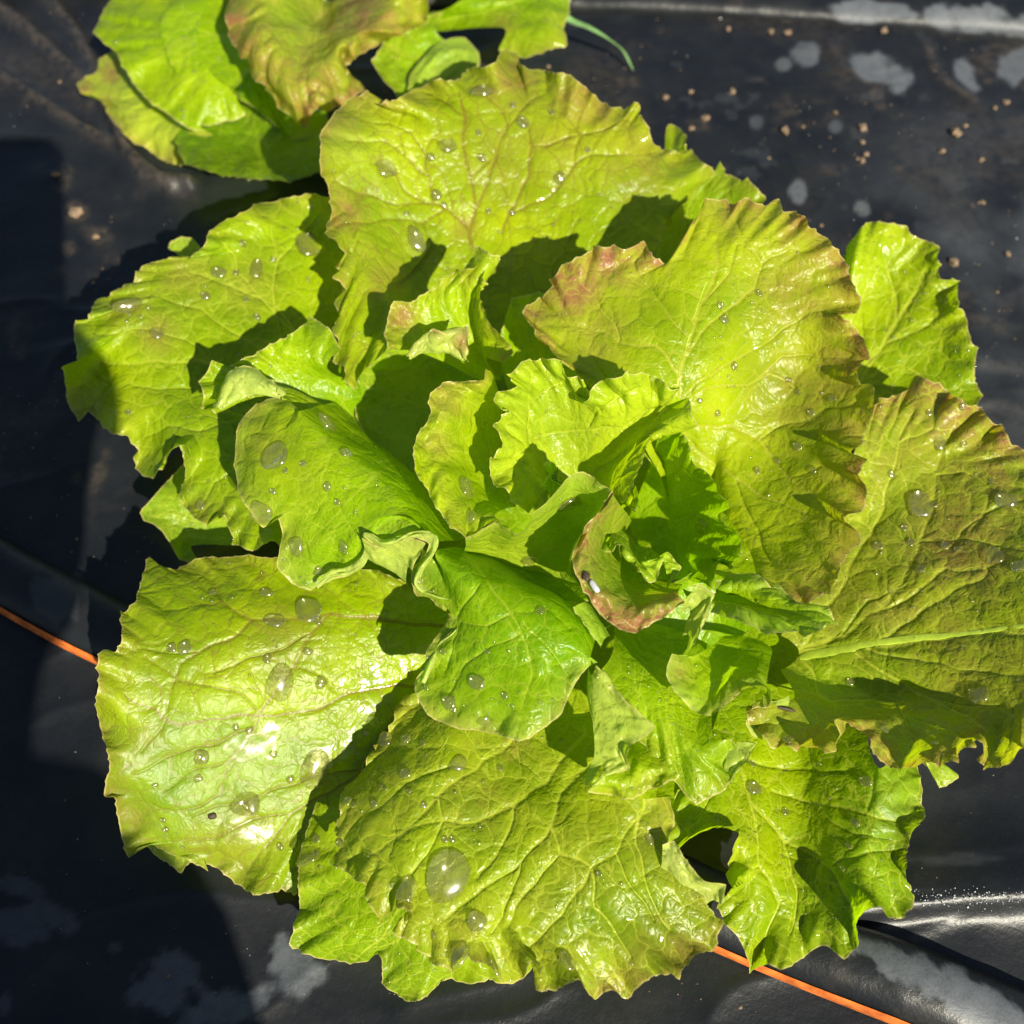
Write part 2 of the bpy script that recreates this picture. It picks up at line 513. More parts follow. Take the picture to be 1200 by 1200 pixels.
def add_midrib(leaf_obj, X, Y, P, n, pts, r_mm, seed, mat):
    """The main rib as a tapering half-round cord lying along the leaf."""
    C = resample(np.column_stack([catmull(np.column_stack([pts, np.zeros(len(pts))]), 14)]), 70)
    idx = [int(np.argmin((X - x) ** 2 + (Y - y) ** 2)) for x, y, _ in C]
    Q = P.reshape(-1, 3)[idx]; N = n.reshape(-1, 3)[idx]
    ker = np.ones(7) / 7
    Q = np.stack([np.convolve(np.pad(Q[:, c], 3, 'edge'), ker, 'valid') for c in range(3)], -1)
    N = np.stack([np.convolve(np.pad(N[:, c], 3, 'edge'), ker, 'valid') for c in range(3)], -1); N /= np.linalg.norm(N, axis=1)[:, None]
    T = np.gradient(Q, axis=0); A = np.cross(T, N); A /= np.linalg.norm(A, axis=1)[:, None] + 1e-9
    s = np.linspace(0, 1, 70); r = r_mm * .001 * (1 - .9 * s ** .6) * np.minimum(1, s / .06 + .35) * (1 + .12 * np.sin(s * 23 + seed))
    th = np.linspace(-.35, math.pi + .35, 9)
    V = np.array([q + rr * (np.outer(np.cos(th), a) + np.outer(.20 * np.sin(th) - .05, nn)) for q, rr, a, nn in zip(Q, r, A, N)])
    k = np.arange(70 * 9).reshape(70, 9)
    F = np.stack([k[:-1, :-1], k[1:, :-1], k[1:, 1:], k[:-1, 1:]], -1).reshape(-1, 4)
    make_mesh('midrib', (V.reshape(-1, 3) - np.array(leaf_obj.parent.location)), F, mat, leaf_obj)


REG = []          # visible leaf points for the drops: px, py, z, point, normal, leaf number
LEAVES = {}
COUNT = [0]
RIBS = {'right': 2.8, 'red_tipped': .8}


def leaf(key, parent, rim, mids, base, label=None, red=.35, redw=9.0, redall=0.0, spots=(), pale=0.0, palerim=0.0,
         ruffle=2.2, wave=26, teeth=2.2, puff=.8, veins=(), auto=1, redvein=0.0, vw=1.5, sig=26, res=1.75, hub=.5, seed=None, yel=.3, vs=.45, gloss=0.0):
    COUNT[0] += 1
    seed = COUNT[0] * 13 if seed is None else seed
    R = parse(rim)
    Rd = .45 * catmull(R, 12) + .55 * lin(R, 12)
    length = np.linalg.norm(np.diff(Rd[:, :2], axis=0), axis=1).sum()
    nc = int(np.clip(length / res, 24, 620))
    rimc = resample(Rd, nc, (1, 1, .5))
    inner = [resample(catmull(parse(m), 14), nc, (1, 1, .5)) for m in [base] + list(mids)]
    step = length / nc
    s_px = np.arange(nc) * step
    smoothed = gauss_cols(rimc, max(1.0, min(sig, length / 9) / step))
    detail = rimc - smoothed
    L = np.array(inner + [smoothed])                               # layers x cols x 3
    gap = np.linalg.norm(np.diff(L[..., :2], axis=0), axis=2).mean(1) + 8
    knots = np.r_[0, np.cumsum(gap)] / gap.sum()
    nr = int(np.clip(gap.sum() / res, 12, 300))
    t = np.linspace(0, 1, nr)
    # smooth interpolation across the layers (finite-difference tangents)
    tang = np.zeros_like(L)
    for j in range(len(L)):
        a, b = max(0, j - 1), min(len(L) - 1, j + 1)
        tang[j] = (L[b] - L[a]) / (knots[b] - knots[a])
    j = np.clip(np.searchsorted(knots, t, 'right') - 1, 0, len(L) - 2)
    h = (knots[j + 1] - knots[j])[:, None, None]
    u = ((t - knots[j]) / h[:, 0, 0])[:, None, None]
    G = (2 * u ** 3 - 3 * u ** 2 + 1) * L[j] + (u ** 3 - 2 * u ** 2 + u) * h * tang[j] + (-2 * u ** 3 + 3 * u ** 2) * L[j + 1] + (u ** 3 - u ** 2) * h * tang[j + 1]
    tt = t[:, None]
    depth_px = max(gap.sum(), 1)
    near = np.clip(1 - (1 - tt) * depth_px / 75.0, 0, 1)             # 1 at the rim, 0 some 75 px inside
    G = G + detail[None] * (near ** 1.6)[..., None]
    # fine teeth along the very margin
    out_dir = smoothed[:, :2] - L[-2][:, :2]
    out_dir /= np.linalg.norm(out_dir, axis=1)[:, None] + 1e-6
    sn = np.stack([s_px / 13, np.full(nc, seed * 1.7), np.zeros(nc)], -1)
    rt = np.random.default_rng(seed)
    cuts = np.cumsum(rt.uniform(7, 19, int(s_px[-1] / 7) + 4)) - 8; hts = rt.uniform(.25, 1.25, len(cuts)) ** 1.3
    ci = np.clip(np.searchsorted(cuts, s_px) - 1, 0, len(cuts) - 2)
    fr = np.clip((s_px - cuts[ci]) / (cuts[ci + 1] - cuts[ci]), 0, 1)
    saw = 1.5 * (hts[ci] * (1 - fr) ** 2.2 + hts[ci + 1] * fr ** 2.2) - .5 + .3 * noise3(sn * 2.3, seed + 3)
    edge_w = np.clip(1 - (1 - tt) * depth_px / 14.0, 0, 1) ** 1.5
    G[..., :2] += (teeth * saw[:, None] * out_dir)[None] * edge_w[..., None]
    # ruffled margin: height waves that die away inwards
    wn_ = fbm(np.stack([s_px[None] / wave + 0 * tt, 3.6 * tt + seed * .37 + 0 * s_px[None], 0 * tt + 0 * s_px[None]], -1), seed, 2)
    lob = (detail[:, :2] * out_dir).sum(1)
    wn2_ = noise3(np.stack([s_px[None] / 13 + 0 * tt, 2.3 * tt + seed * .61 + 0 * s_px[None], 0 * tt + 0 * s_px[None]], -1), seed + 6)
    G[..., 2] += ruffle * 3.1 * wn_ * near ** 1.8 + ruffle * .8 * wn2_ * near ** 4 - .16 * ruffle * .5 * np.clip(lob, -14, 14)[None] * near ** 2
    X, Y = G[..., 0], G[..., 1]
    P = place(X, Y, G[..., 2])
    # veins, as photo-space lines; warped a little so none is straight
    wp = np.stack([X / 46, Y / 46, 0 * X + seed], -1)
    Xw = X + 8 * fbm(wp, seed + 1, 2); Yw = Y + 8 * fbm(wp, seed + 2, 2)
    lines = [(w, np.array([tuple(map(float, p.split(','))) for p in v.split()])) for w, v in veins]
    if auto:
        r_ = random.Random(seed)
        def to_px(path):
            path = np.array(path); ci = np.clip(path[:, 0] * (nc - 1), 0, nc - 1).astype(int); ri = np.clip(path[:, 1] * (nr - 1), 0, nr - 1).astype(int)
            return np.stack([X[ri, ci], Y[ri, ci]], -1)
        c0 = hub
        mid_path = [(c0 + .02 * math.sin(3 * q + seed), q) for q in np.linspace(0, .97, 8)]
        if auto == 1: lines.append((vw * 1.6, to_px(mid_path)))
        for side in (-1, 1):
            for q0 in (.08, .22, .36, .5, .64, .78):
                span = (c0 if side < 0 else 1 - c0) * (1.02 - q0) * r_.uniform(.8, 1.05)
                q1 = min(.99, q0 + r_.uniform(.42, .62))
                path = [(c0 + side * span * e ** 1.15, q0 + (q1 - q0) * (e ** .8)) for e in np.linspace(0, 1, 8)]
                if auto == 1: lines.append((vw * (.8 - .4 * q0), to_px(path)))
                for e0 in (.35, .6, .8):
                    k = path[int(e0 * 7)]
                    br = [(k[0] - side * .05 * f * (1 if e0 != .6 else -1), k[1] + (.99 - k[1]) * f * r_.uniform(.5, .95)) for f in np.linspace(0, 1, 5)]
                    lines.append((vw * .42, to_px(br)))
    vd = np.full(X.shape, 60.0); vr = vd.copy()
    for li, (w, pts) in enumerate(lines):
        q, f = seg_dist(Xw, Yw, pts)
        vd = np.minimum(vd, q / (w * .78 * (1.15 - .6 * f)))
        if li < len(veins): vr = np.minimum(vr, q / w)
    # normals and relief
    def normals(P):
        n = np.cross(np.gradient(P, axis=1), np.gradient(P, axis=0))
        return n / (np.linalg.norm(n, axis=2, keepdims=True) + 1e-12)
    n = normals(P)
    view = CAM - P
    flip = (n * view).sum(2).mean() < 0
    if flip: n = -n
    loc = np.array(parent.location)
    relief = puff * (.0019 * fbm(P * 50 + seed, seed, 2) + .0003 * fbm(P * 210 + seed, seed + 5, 2)) + puff * .0006 * (1 - np.exp(-(vr / 3.2) ** 1.5))
    P = P + n * (relief * smooth(0, .10, tt))[..., None]
    P[..., 2] = np.maximum(P[..., 2], .0025)
    n = normals(P)
    if flip: n = -n
    seg = np.linalg.norm(np.diff(P, axis=0), axis=2) * 1000
    rimd = np.vstack([np.cumsum(seg[::-1], axis=0)[::-1], np.zeros((1, nc))])
    patch = fbm(np.stack([s_px[None] / 70 + 0 * tt, 2 * tt + 0 * s_px[None], 0 * tt + 0 * s_px[None] + seed], -1), seed + 9, 2)
    redm = red * np.exp(-rimd / redw) * (1 + .9 * patch) + redall * (1 + .8 * fbm(P * 45, seed + 4, 3))
    for cx, cy, rad, st in spots:
        redm = np.maximum(redm, st * np.exp(-(((X - cx) ** 2 + (Y - cy) ** 2) / rad ** 2)))
    palem = np.clip(pale + palerim * np.exp(-rimd / 4.0), 0, 1)
    idx = np.arange(nr * nc).reshape(nr, nc)
    F = np.stack([idx[:-1, :-1], idx[:-1, 1:], idx[1:, 1:], idx[1:, :-1]], -1).reshape(-1, 4)
    if flip: F = F[:, ::-1]
    o = make_mesh('leaf', (P - loc).reshape(-1, 3), F, LEAF, parent,
                  {'vein_distance': vd, 'rim_distance': rimd, 'red': np.clip(redm, 0, 1.2), 'pale': palem, 'red_vein': np.full(X.shape, redvein), 'vein_groove': vr, 'vein_strength': np.full(X.shape, vs), 'gloss': np.full(X.shape, gloss) if np.isscalar(gloss) else
                   np.exp(-(((X - gloss[0]) ** 2 + (Y - gloss[1]) ** 2) / gloss[2] ** 2)),
                   'yellow': np.clip(yel + .45 * fbm(P * 24 + seed, seed + 8, 2), 0, 1)})
    if label: o['label'] = label
    rib = RIBS.get(key, 0)
    if rib and veins:
        add_midrib(o, X, Y, P, n, lines[0][1], rib, seed, RED_MIDRIB if redvein > .5 else MIDRIB)
    qx, qy = unplace(P)
    REG.append((qx.ravel(), qy.ravel(), (P @ -FWD).ravel(), P.reshape(-1, 3), n.reshape(-1, 3), key))
    LEAVES[key] = o
    return o

# ------------------------------------------------------------------ the big lettuce, leaf by leaf (photo x, photo y, height in mm)
base_pt = place(640, 640, 0)
BIG = thing('lettuce', 'large bright green leaf lettuce with bronze ruffled edges filling the middle of the bed', 'lettuce', 'lettuces planted through the black film', tuple(base_pt))

leaf('behind_right', BIG,
     '985,340,42 990,305 997,287 1004,280 1014,261,62 1032,261 1060,264 1070,276 1100,289,60 1100,311 1104,325 1125,329 1121,360,56 1130,367 1137,395 1144,416,52 1140,445 1151,465 1135,500,40',
     ['960,420,36 990,370,44 1040,340,46 1080,380,46 1090,430,42 1080,490,38'], '930,520,28 960,520,28 990,530,28',
     label='pale green outer leaf behind the red tipped leaf', red=.1, ruffle=1.4, teeth=2.4, vw=1.8, puff=1.1,
     veins=[(2.6, '960,500 1010,430 1035,405 1050,380 1075,345 1085,320'), (1.6, '1035,405 1060,395 1090,385 1110,370'), (1.5, '1050,380 1050,350 1046,320 1030,290'), (1.4, '1010,430 1010,390 1005,350')], yel=0.5, vs=.85)
leaf('behind_top', BIG, '775,200,50 781,150,52 790,147 806,161,54 803,178,54 835,205,54 842,190 850,207 868,212,54 875,209 898,235,56 880,262,52',
     ['770,280,42 790,240,46 830,250,46 850,280,44'], '740,380,30 780,390,30', red=.2, ruffle=1.2, teeth=2, vw=1.2)
leaf('under_left', BIG, '215,545,26 206,556 175,588,26 164,601 170,612 186,619,24 200,640 210,656,20 235,660,20',
     ['240,580,24 205,600,24 225,640,18'], '290,600,20 290,640,18', red=.05, ruffle=.6, pale=.1, teeth=1.2, label='small smooth leaf low on the left')
leaf('low_left_under', BIG, '170,985,14 182,1003 200,1012,15 212,1024 222,1010,15 245,1020,14', ['190,960,18 230,970,18'], '240,880,20 300,880,20', ruffle=.5, red=.1, pale=.2)

leaf('bottom_under', BIG,
     '372,940,26 352,1000,24 350,1046,22 352,1070 338,1105,18 367,1120 392,1124 416,1127,18 444,1121 447,1151,16 458,1160 486,1174,15 514,1151 528,1144,16 552,1151 573,1144,17 590,1150 612,1146,18 640,1120,22',
     ['420,950,30 410,1020,27 440,1070,26 500,1090,25 570,1090,26 620,1080,28'], '480,880,24 540,900,24 600,900,24',
     label='lowest green leaf under the front leaf', red=.12, ruffle=1.6, vw=1.6, spots=[(455, 1150, 20, .1)], vs=.7)
leaf('lower_left', BIG,
     '478,684,46 440,668,44 380,660 300,652,44 240,652,48 206,668,50 188,662 175,652,52 171,664 164,692 159,710,55 150,716 140,719,56 143,748 136,762,58 119,764,60 115,780 116,795 115,811,58 113,825,56 117,850 128,892,48 121,932,40 135,934 140,969,28 149,1004,20 164,993 182,990,20 210,1004 238,1011,15 262,1021 276,1035,12 304,1049 329,1041,10 350,1046,10 385,1020,12 420,960,16',
     ['492,692,44 455,705,44 400,715,46 320,720,50 240,760,54 195,830,51 200,900,40 250,960,26 320,980,18 380,950,19 430,890,24'], '548,690,36 545,735,34 520,770,30 510,800,28',
     label='broad glossy pale green leaf on the lower left with brownish veins', red=.42, redw=8, ruffle=2.8, wave=42, teeth=2.6, redvein=.85, auto=2, puff=0.75,
     spots=[(330, 740, 40, .28), (150, 960, 30, .5), (170, 870, 30, .25), (270, 1000, 60, .3)],
     veins=[(3.4, '540,735 480,725 420,718 388,716 370,735 345,780 310,830 296,850 270,890 262,930'), (2.2, '388,716 360,722 320,722 290,724 262,705 252,680'),
            (2.0, '290,724 270,745 235,765 212,780 200,820 190,850 165,880'), (3.0, '500,800 445,812 400,818 350,830 310,834 260,845 215,850 185,840 150,815'),
            (1.8, '310,834 275,815 240,805 212,800 170,770'), (2.6, '470,850 430,900 385,930 345,955 320,990 290,1010'), (1.6, '430,900 370,910 310,930 260,945 225,960'),
            (1.4, '345,955 300,960 250,985 215,990'), (1.5, '262,930 240,945 205,955 180,940'), (1.4, '296,850 250,870 200,885 160,905'), (1.3, '235,765 200,765 160,760'),
            (1.4, '370,735 330,760 290,770 250,790'), (1.2, '262,705 230,715 190,715'), (1.3, '345,780 380,800 400,818'), (1.3, '385,930 395,960 400,1000'), (1.2, '270,890 230,905 190,925')], yel=0.5, vs=1.0, gloss=(250, 900, 150))
leaf('front', BIG,
     '512,775,30 470,830,32 430,890,34 402,935,38 395,969,41 397,990,43 391,1018,46 410,1026 426,1036,44 432,1060 446,1079,48 465,1066 482,1070,48 463,1090 480,1100 496,1112,46 517,1131 530,1139 545,1124,46 575,1136 590,1151,44 612,1147 622,1128,48 636,1133 628,1160,44 650,1160 677,1151,46 696,1170,43 713,1161 734,1168,42 762,1147 778,1140,44 792,1147 815,1123,44 839,1109,44 845,1084 839,1070,48 815,1040 795,1018,48 783,990,48 790,965,50 783,935,50',
     ['545,790,38 510,860,47 495,920,52 510,970,53 560,1005,52 640,1010,52 700,990,53 740,930,54'],
     '590,760,36 610,775,38 640,790,40 680,820,42 720,860,46',
     label='large olive green front leaf with big water drops', red=.30, redw=12, redall=.16, ruffle=3.3, wave=36, teeth=2.4, auto=2, puff=1.1,
     spots=[(560, 940, 60, .35), (680, 1130, 50, .3), (600, 870, 30, .5)],
     veins=[(3.0, '640,800 600,860 560,905 515,935 470,975 430,1000'), (2.0, '515,935 514,965 500,1000 470,1030'), (3.2, '680,860 640,920 600,945 565,958 520,962 460,970'), (2.0, '600,945 590,980 560,1030'),
            (2.6, '700,880 660,930 645,970 660,1000 690,1020 720,1000 760,950'), (2.0, '645,970 610,1010 560,1050 520,1080'), (1.8, '690,1020 695,1060 720,1090 740,1120'), (1.8, '690,1020 665,1060 640,1090 620,1110'),
            (2.2, '740,890 755,950 748,990 760,1050 790,1090'), (1.6, '660,1000 620,1040 590,1090'), (1.4, '720,1000 735,1040 770,1080'), (1.5, '560,905 530,900 480,920 440,950'), (1.4, '640,920 620,900 590,880'), (1.3, '610,1010 600,1050 575,1100')], yel=0.45, vs=.85)
leaf('front_fold', BIG, '776,990,56 790,985,57 803,1005,57 825,1030,57 850,1036,55 846,1060,52', ['776,1005,54 795,1018,54 815,1035,52 835,1055,50'], '775,1018,50 790,1028,50 805,1045,49 822,1062,48',
     pale=.75, ruffle=.8, teeth=1, auto=0, red=.1, label='pale underside where the front leaf folds over')
leaf('lower_right', BIG,
     '795,925,44 783,960,48 776,985,50 786,1000,49 801,990,48 815,978 836,970,49 852,972 864,974,48 858,992 852,1025,46 862,1042 850,1049,44 841,1063,42 853,1088 866,1100 874,1119,36 880,1140,34 898,1130 916,1137,32 941,1123 958,1110 972,1109,35 990,1125,40 1006,1105 1004,1084,44 1016,1072 1030,1065,47 1041,1077 1056,1077,43 1070,1060 1065,1039,42 1062,1000,44 1070,976 1084,957,44 1080,940 1083,927 1077,902,46 1060,870,48',
     ['815,910,46 830,940,48 880,985,44 905,1035,38 945,1040,36 992,1035,46 1018,980,49 1030,900,49'], '850,810,32 890,800,32 950,815,34 1010,830,36',
     label='lower right leaf hanging over the orange striped tape', red=.16, redw=8, ruffle=3.4, wave=44, teeth=2.2, auto=2, puff=1.0,
     veins=[(3.0, '865,890 880,940 920,985 970,1020 1000,1060'), (2.0, '880,940 886,990 890,1010 870,1015'), (1.8, '920,985 930,1040 925,1090'), (1.8, '905,925 960,940 1010,950 1015,935 1018,910'), (1.6, '970,1020 1020,1000 1055,990'), (1.6, '1010,950 1050,960 1075,950'),
            (1.4, '890,1010 905,1060 895,1110'), (1.4, '865,890 930,900 990,905'), (1.4, '960,940 1000,975 1040,980'), (1.2, '850,900 830,940 815,960')], yel=0.4, vs=.85, gloss=(1045, 945, 40))
leaf('tip_under_right', BIG, '1070,880,36 1082,895,36 1096,905 1101,924,34 1122,911,34 1110,900 1098,890,36', ['1070,875,38 1090,885,38'], '1060,850,38 1080,850,38', red=.05, ruffle=.6, pale=.15)

leaf('right', BIG,
     '1012,480,62 1040,466,62 1060,460,61 1075,440 1105,453,60 1119,465 1135,476,60 1151,478 1158,493,60 1175,500 1182,516 1200,528,62 1250,560,68 1300,640,78 1325,740,85 1310,840,87 1235,900,83 1212,888,80 1198,880,78 1190,892,77 1175,902 1151,902,75 1147,871,75 1137,878 1112,899,74 1084,895 1060,902,73 1039,895 1021,878,72 1018,864 990,848,72 980,845,72 986,864 976,881,70 948,878 909,878,64 893,868 885,858,63 874,843,63 880,828 899,822,60',
     ['965,660,48 1000,610,50 1050,580,51 1110,590,56 1160,640,64 1185,710,68 1160,800,66 1080,822,55 1000,825,52 930,822,54'], '915,745,42 925,750,42 935,760,41 935,770,41 925,780,42 915,785,42',
     label='large bronze green leaf on the far right with a thick pale midrib', red=.5, redw=13, redall=0.3, ruffle=3.0, wave=30, teeth=2.6, auto=2, puff=1.1,
     spots=[(1130, 640, 90, .7), (1170, 560, 70, .6), (1190, 880, 35, .5), (1110, 660, 50, .6), (1130, 790, 60, .05)],
     veins=[(4.0, '930,770 1000,758 1060,748 1120,744 1210,734 1300,735'), (3.2, '935,765 990,745 1030,710 1075,650 1100,560 1112,500'), (2.8, '940,762 975,705 1020,630 1040,570 1058,520 1075,480'), (2.0, '1075,650 1080,632 1130,628 1180,640 1230,650'),
            (2.2, '1020,757 1050,735 1100,700 1150,670 1180,640'), (1.8, '1030,710 1075,690 1110,665 1180,660'), (2.4, '1000,760 1040,790 1090,820 1150,850 1190,880'), (1.8, '1020,760 1080,770 1150,790 1220,790'),
            (2.0, '935,775 960,810 1000,822 1050,820 1070,870'), (1.5, '1100,560 1130,555 1160,580 1140,620'), (1.4, '1112,640 1150,600 1200,590'), (1.4, '1058,520 1090,505 1100,480'), (1.5, '985,745 1020,700 1060,680'), (1.4, '1090,820 1130,830 1170,830')], yel=0.45, vs=.85)
leaf('left', BIG,
     '330,655,46 320,640,47 311,642,47 297,647,46 276,636 261,607,48 245,620,47 231,612,47 215,586,50 216,545,50 210,521,53 200,528 192,542,46 182,561,42 159,549,42 161,524,45 150,510 133,509,43 115,492 101,482,45 94,493,42 80,475,44 76,450,48 74,430,54 90,424,57 88,400 93,375,58 108,371 115,353,60 133,343,61 154,332,62 160,319,63 185,305,64 200,302 224,301,64 241,284,64 245,268 265,256,64 287,248 308,238,62 320,237 331,233 348,230 364,228,60 385,231,58 410,235,55',
     ['345,610,46 300,570,48 240,500,50 180,455,50 170,410,54 215,350,57 280,310,56 350,280,52 420,290,46'], '440,560,32 450,530,32 455,500,32 460,470,32 470,430,32',
     label='broad upper left leaf with a deep ruffled lower edge', red=.30, redw=10, ruffle=3.9, wave=46, teeth=2.4, auto=2, puff=1.0,
     spots=[(150, 360, 35, .35), (185, 390, 25, .5), (215, 320, 40, .4), (290, 330, 40, .3)],
     veins=[(3.0, '440,510 380,470 320,440 250,430 180,425 120,425'), (2.2, '400,480 380,430 350,400 320,360 270,330 220,320'), (2.0, '350,400 318,370 320,350 325,310 320,270'), (1.8, '320,440 280,390 230,360 180,350 130,360'),
            (2.0, '420,520 350,510 290,490 230,460 160,450'), (1.6, '350,510 300,540 250,560 230,600'), (1.4, '250,430 215,400 160,385 110,390'), (1.4, '290,490 240,500 200,500 160,520'), (1.4, '325,310 350,280 370,250'), (1.3, '318,370 270,300 250,280')], yel=0.45, vs=.6)
leaf('left_tip_behind', BIG, '199,292,38 201,283,40 215,279 226,279,40 236,292,38', ['210,300,38 228,298,38'], '230,330,36 250,320,36', auto=0, ruffle=.3, pale=.2, red=0)
leaf('top', BIG,
     '454,412,70 430,432,66 416,454,64 402,446,66 405,430 390,423,67 395,398,69 390,384 398,370,72 391,350 402,339,74 396,332 390,325,78 405,304,76 397,290 383,276,82 386,256 386,238,82 381,210,87 373,196,88 377,154,91 391,136 412,117,92 424,112 432,108,90 444,121,87 475,112 500,98,86 517,92 537,98,82 556,82 577,77,84 587,60,87 605,63,85 612,80,80 640,84,82 664,87,83 685,101,80 706,121,77 731,129 747,121,78 748,136 762,150,73 761,164,69 773,177,66 804,178,62 838,203,58 815,224,56 801,245,54 775,270,50',
     ['475,385,62 445,345,66 435,300,68 440,240,72 470,190,76 530,160,77 600,150,75 670,170,71 720,205,66 760,245,58 770,290,50'], '530,480,30 550,460,28 580,450,26 610,440,26 640,430,28 670,420,30',
     label='broad fan shaped leaf at the top lit bright yellow green', red=0.38, redw=9, redall=.05, ruffle=3.3, wave=34, teeth=2.6, redvein=.95, auto=2, puff=1.0,
     spots=[(690, 110, 50, .75), (600, 95, 40, .7), (400, 250, 26, .9), (420, 300, 24, .4), (590, 180, 70, .25), (655, 170, 60, .35), (450, 330, 30, .5), (750, 180, 60, .45), (545, 265, 18, .5)],
     veins=[(4.2, '565,330 557,290 556,240 550,200 543,170 541,130 538,108'), (2.8, '558,240 568,215 585,185 594,150 585,125 560,100'), (3.0, '590,275 605,240 620,210 627,175 622,150 610,138'), (2.2, '553,265 520,245 508,238 502,210 498,185 505,170 530,172'),
            (1.9, '508,238 470,240 430,230 395,215'), (1.5, '500,205 470,190 440,165 410,160'), (1.9, '600,255 630,240 660,212 678,195 680,160 660,130'), (1.6, '498,185 480,160 450,140 420,140'), (1.5, '502,240 480,225 462,205 430,190'),
            (1.6, '594,150 610,130 640,110'), (1.4, '541,140 520,125 500,115'), (1.5, '627,175 660,165 700,150 730,140'), (1.3, '678,195 720,180 760,180'), (1.6, '520,245 490,260 450,258 420,262 395,265'), (1.4, '490,260 500,285 490,310 460,330'), (1.4, '553,200 575,190 585,185'), (1.3, '470,190 460,150 470,125')], yel=0.65, vs=.85, gloss=(405, 170, 60))
leaf('red_tipped', BIG,
     '735,480,80 690,447,84 660,425,86 636,400,82 612,366,80 629,352,82 638,348 650,331,85 657,311,87 682,301,89 696,288,91 713,289 731,292,92 748,286 759,289,92 768,304,91 780,310,91 794,301 815,283,94 808,266,97 824,245,98 825,233 843,236,98 860,241 874,231,98 895,241 913,233,98 918,247 944,252,97 950,268 971,278,95 976,290 990,304,93 995,322 1009,353,92 1004,367 983,367,90 1004,385 1021,416,88 1004,430 1007,451,83 1025,454 1023,489,80 1007,521,78 997,531 1014,538,77 1004,556 1018,573,76 1013,598,75 990,608,72 1007,622,72 1004,640 986,657,74 975,690,76 940,715,76 890,720,74',
     ['770,560,58 755,520,70 765,475,77 795,450,78 822,455,75 848,490,62 850,540,53 846,600,48', '745,510,78 715,455,81 690,410,81 695,360,84 760,345,88 820,330,91 880,330,88 930,390,77 935,450,65 920,520,57 908,590,56 882,655,60'], '790,610,36 800,600,34 815,595,32 830,600,32 840,615,32 845,640,34',
     label='upright leaf right of centre with a purplish red upper tip', red=0.75, redw=12, redall=0.07, ruffle=2.3, wave=30, teeth=3.0, redvein=.35, auto=2, puff=1.0,
     spots=[(665, 330, 48, 1.15), (720, 300, 40, 1.1), (620, 365, 30, .9), (700, 390, 50, .45), (980, 300, 45, .8), (990, 430, 50, .7), (940, 340, 70, .5), (940, 460, 70, .45), (1000, 500, 40, .6)],
     veins=[(3.8, '815,600 795,520 792,470 798,430 806,400 820,350 835,310 838,280'), (2.4, '800,420 830,380 880,340 895,310 920,290'), (2.2, '795,440 770,410 730,400 690,385 650,380'), (2.2, '800,460 850,430 900,400 950,370 990,360'),
            (2.4, '800,470 830,455 880,450 900,440 925,460'), (2.6, '812,500 850,500 890,520 930,560 960,590 975,610'), (2.2, '815,520 860,560 900,585 930,600 960,605'), (1.6, '730,400 710,370 690,340'), (1.5, '806,400 780,370 760,340 745,310'),
            (1.5, '895,310 870,290 860,260'), (1.6, '880,450 920,420 960,420 1000,420'), (1.5, '890,520 930,500 970,480 1000,470'), (1.4, '820,350 850,320 860,290'), (1.4, '930,560 970,550 1000,560'), (1.3, '860,560 890,620 910,660')], yel=0.9, vs=0.95)

# --- inner leaves
for k_, rim_ in (('deep_left', '430,730,22 385,640,24 385,520,26 450,430,26'), ('deep_top', '455,445,26 560,405,28 700,405,28 800,445,28'),
                 ('deep_right', '790,430,28 900,560,28 985,690,34 985,790,34 935,865,30'), ('deep_front', '935,850,28 815,950,26 650,930,26 470,830,22')):
    q_ = [p.split(',') for p in rim_.split()]
    mid_ = ' '.join('%.0f,%.0f,%.0f' % (640 + .55 * (float(x) - 640), 650 + .55 * (float(y) - 650), float(z) - 6) for x, y, z in q_)
    base_ = ' '.join('%.0f,%.0f,12' % (640 + .08 * (float(x) - 640), 650 + .08 * (float(y) - 650)) for x, y, z in q_)
    leaf(k_, BIG, rim_, [mid_], base_, red=0, ruffle=1.2, res=2.6, vw=2.0)
leaf('deep_behind_heart', BIG, '585,400,60 600,350,64 640,345,66 690,380,68 720,430,66', ['590,440,50 640,410,52 690,440,52'], '620,520,36 660,510,36', ruffle=1, red=0, label='shaded leaf behind the heart')
leaf('upper_left_inner', BIG, '452,398,60 418,435,56 414,470,54 424,510,54 446,545,52 480,560,50',
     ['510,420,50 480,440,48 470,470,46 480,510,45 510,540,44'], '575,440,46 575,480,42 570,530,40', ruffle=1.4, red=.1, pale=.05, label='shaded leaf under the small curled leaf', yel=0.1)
leaf('upper_left_curl', BIG, '458,410,84 451,395,85 453,378 461,353,88 482,354 496,345 510,336,91 521,322 540,314 556,310,94 552,294 563,290,97 575,298 586,299,95 576,312 570,325,93 565,353,90 577,378 590,394 601,412,84 588,425,80',
     ['490,412,78 490,385,81 515,360,84 540,345,86 555,360,83 565,395,78 570,420,74'], '570,450,56 580,445,55 590,445,54', label='small bright curled leaf in front of the top leaf', red=.35, redw=7, ruffle=1.6, wave=24, teeth=1.6, vw=1.3,
     spots=[(470, 372, 22, .9), (545, 320, 18, .4)], yel=0.6)
leaf('upper_left_fold', BIG, '476,418,89 487,400,91 499,392 510,387,92 522,390 535,384,93 549,384,93 552,405,90 549,424,86', ['482,418,88 500,402,89 525,400,89 543,412,86'], '478,420,86 500,414,86 525,416,85 546,426,83',
     pale=.65, ruffle=.8, teeth=1, auto=0, red=.25, spots=[(545, 400, 14, 1.0), (512, 388, 8, 1.0)], label='folded over pale edge of the small curled leaf')
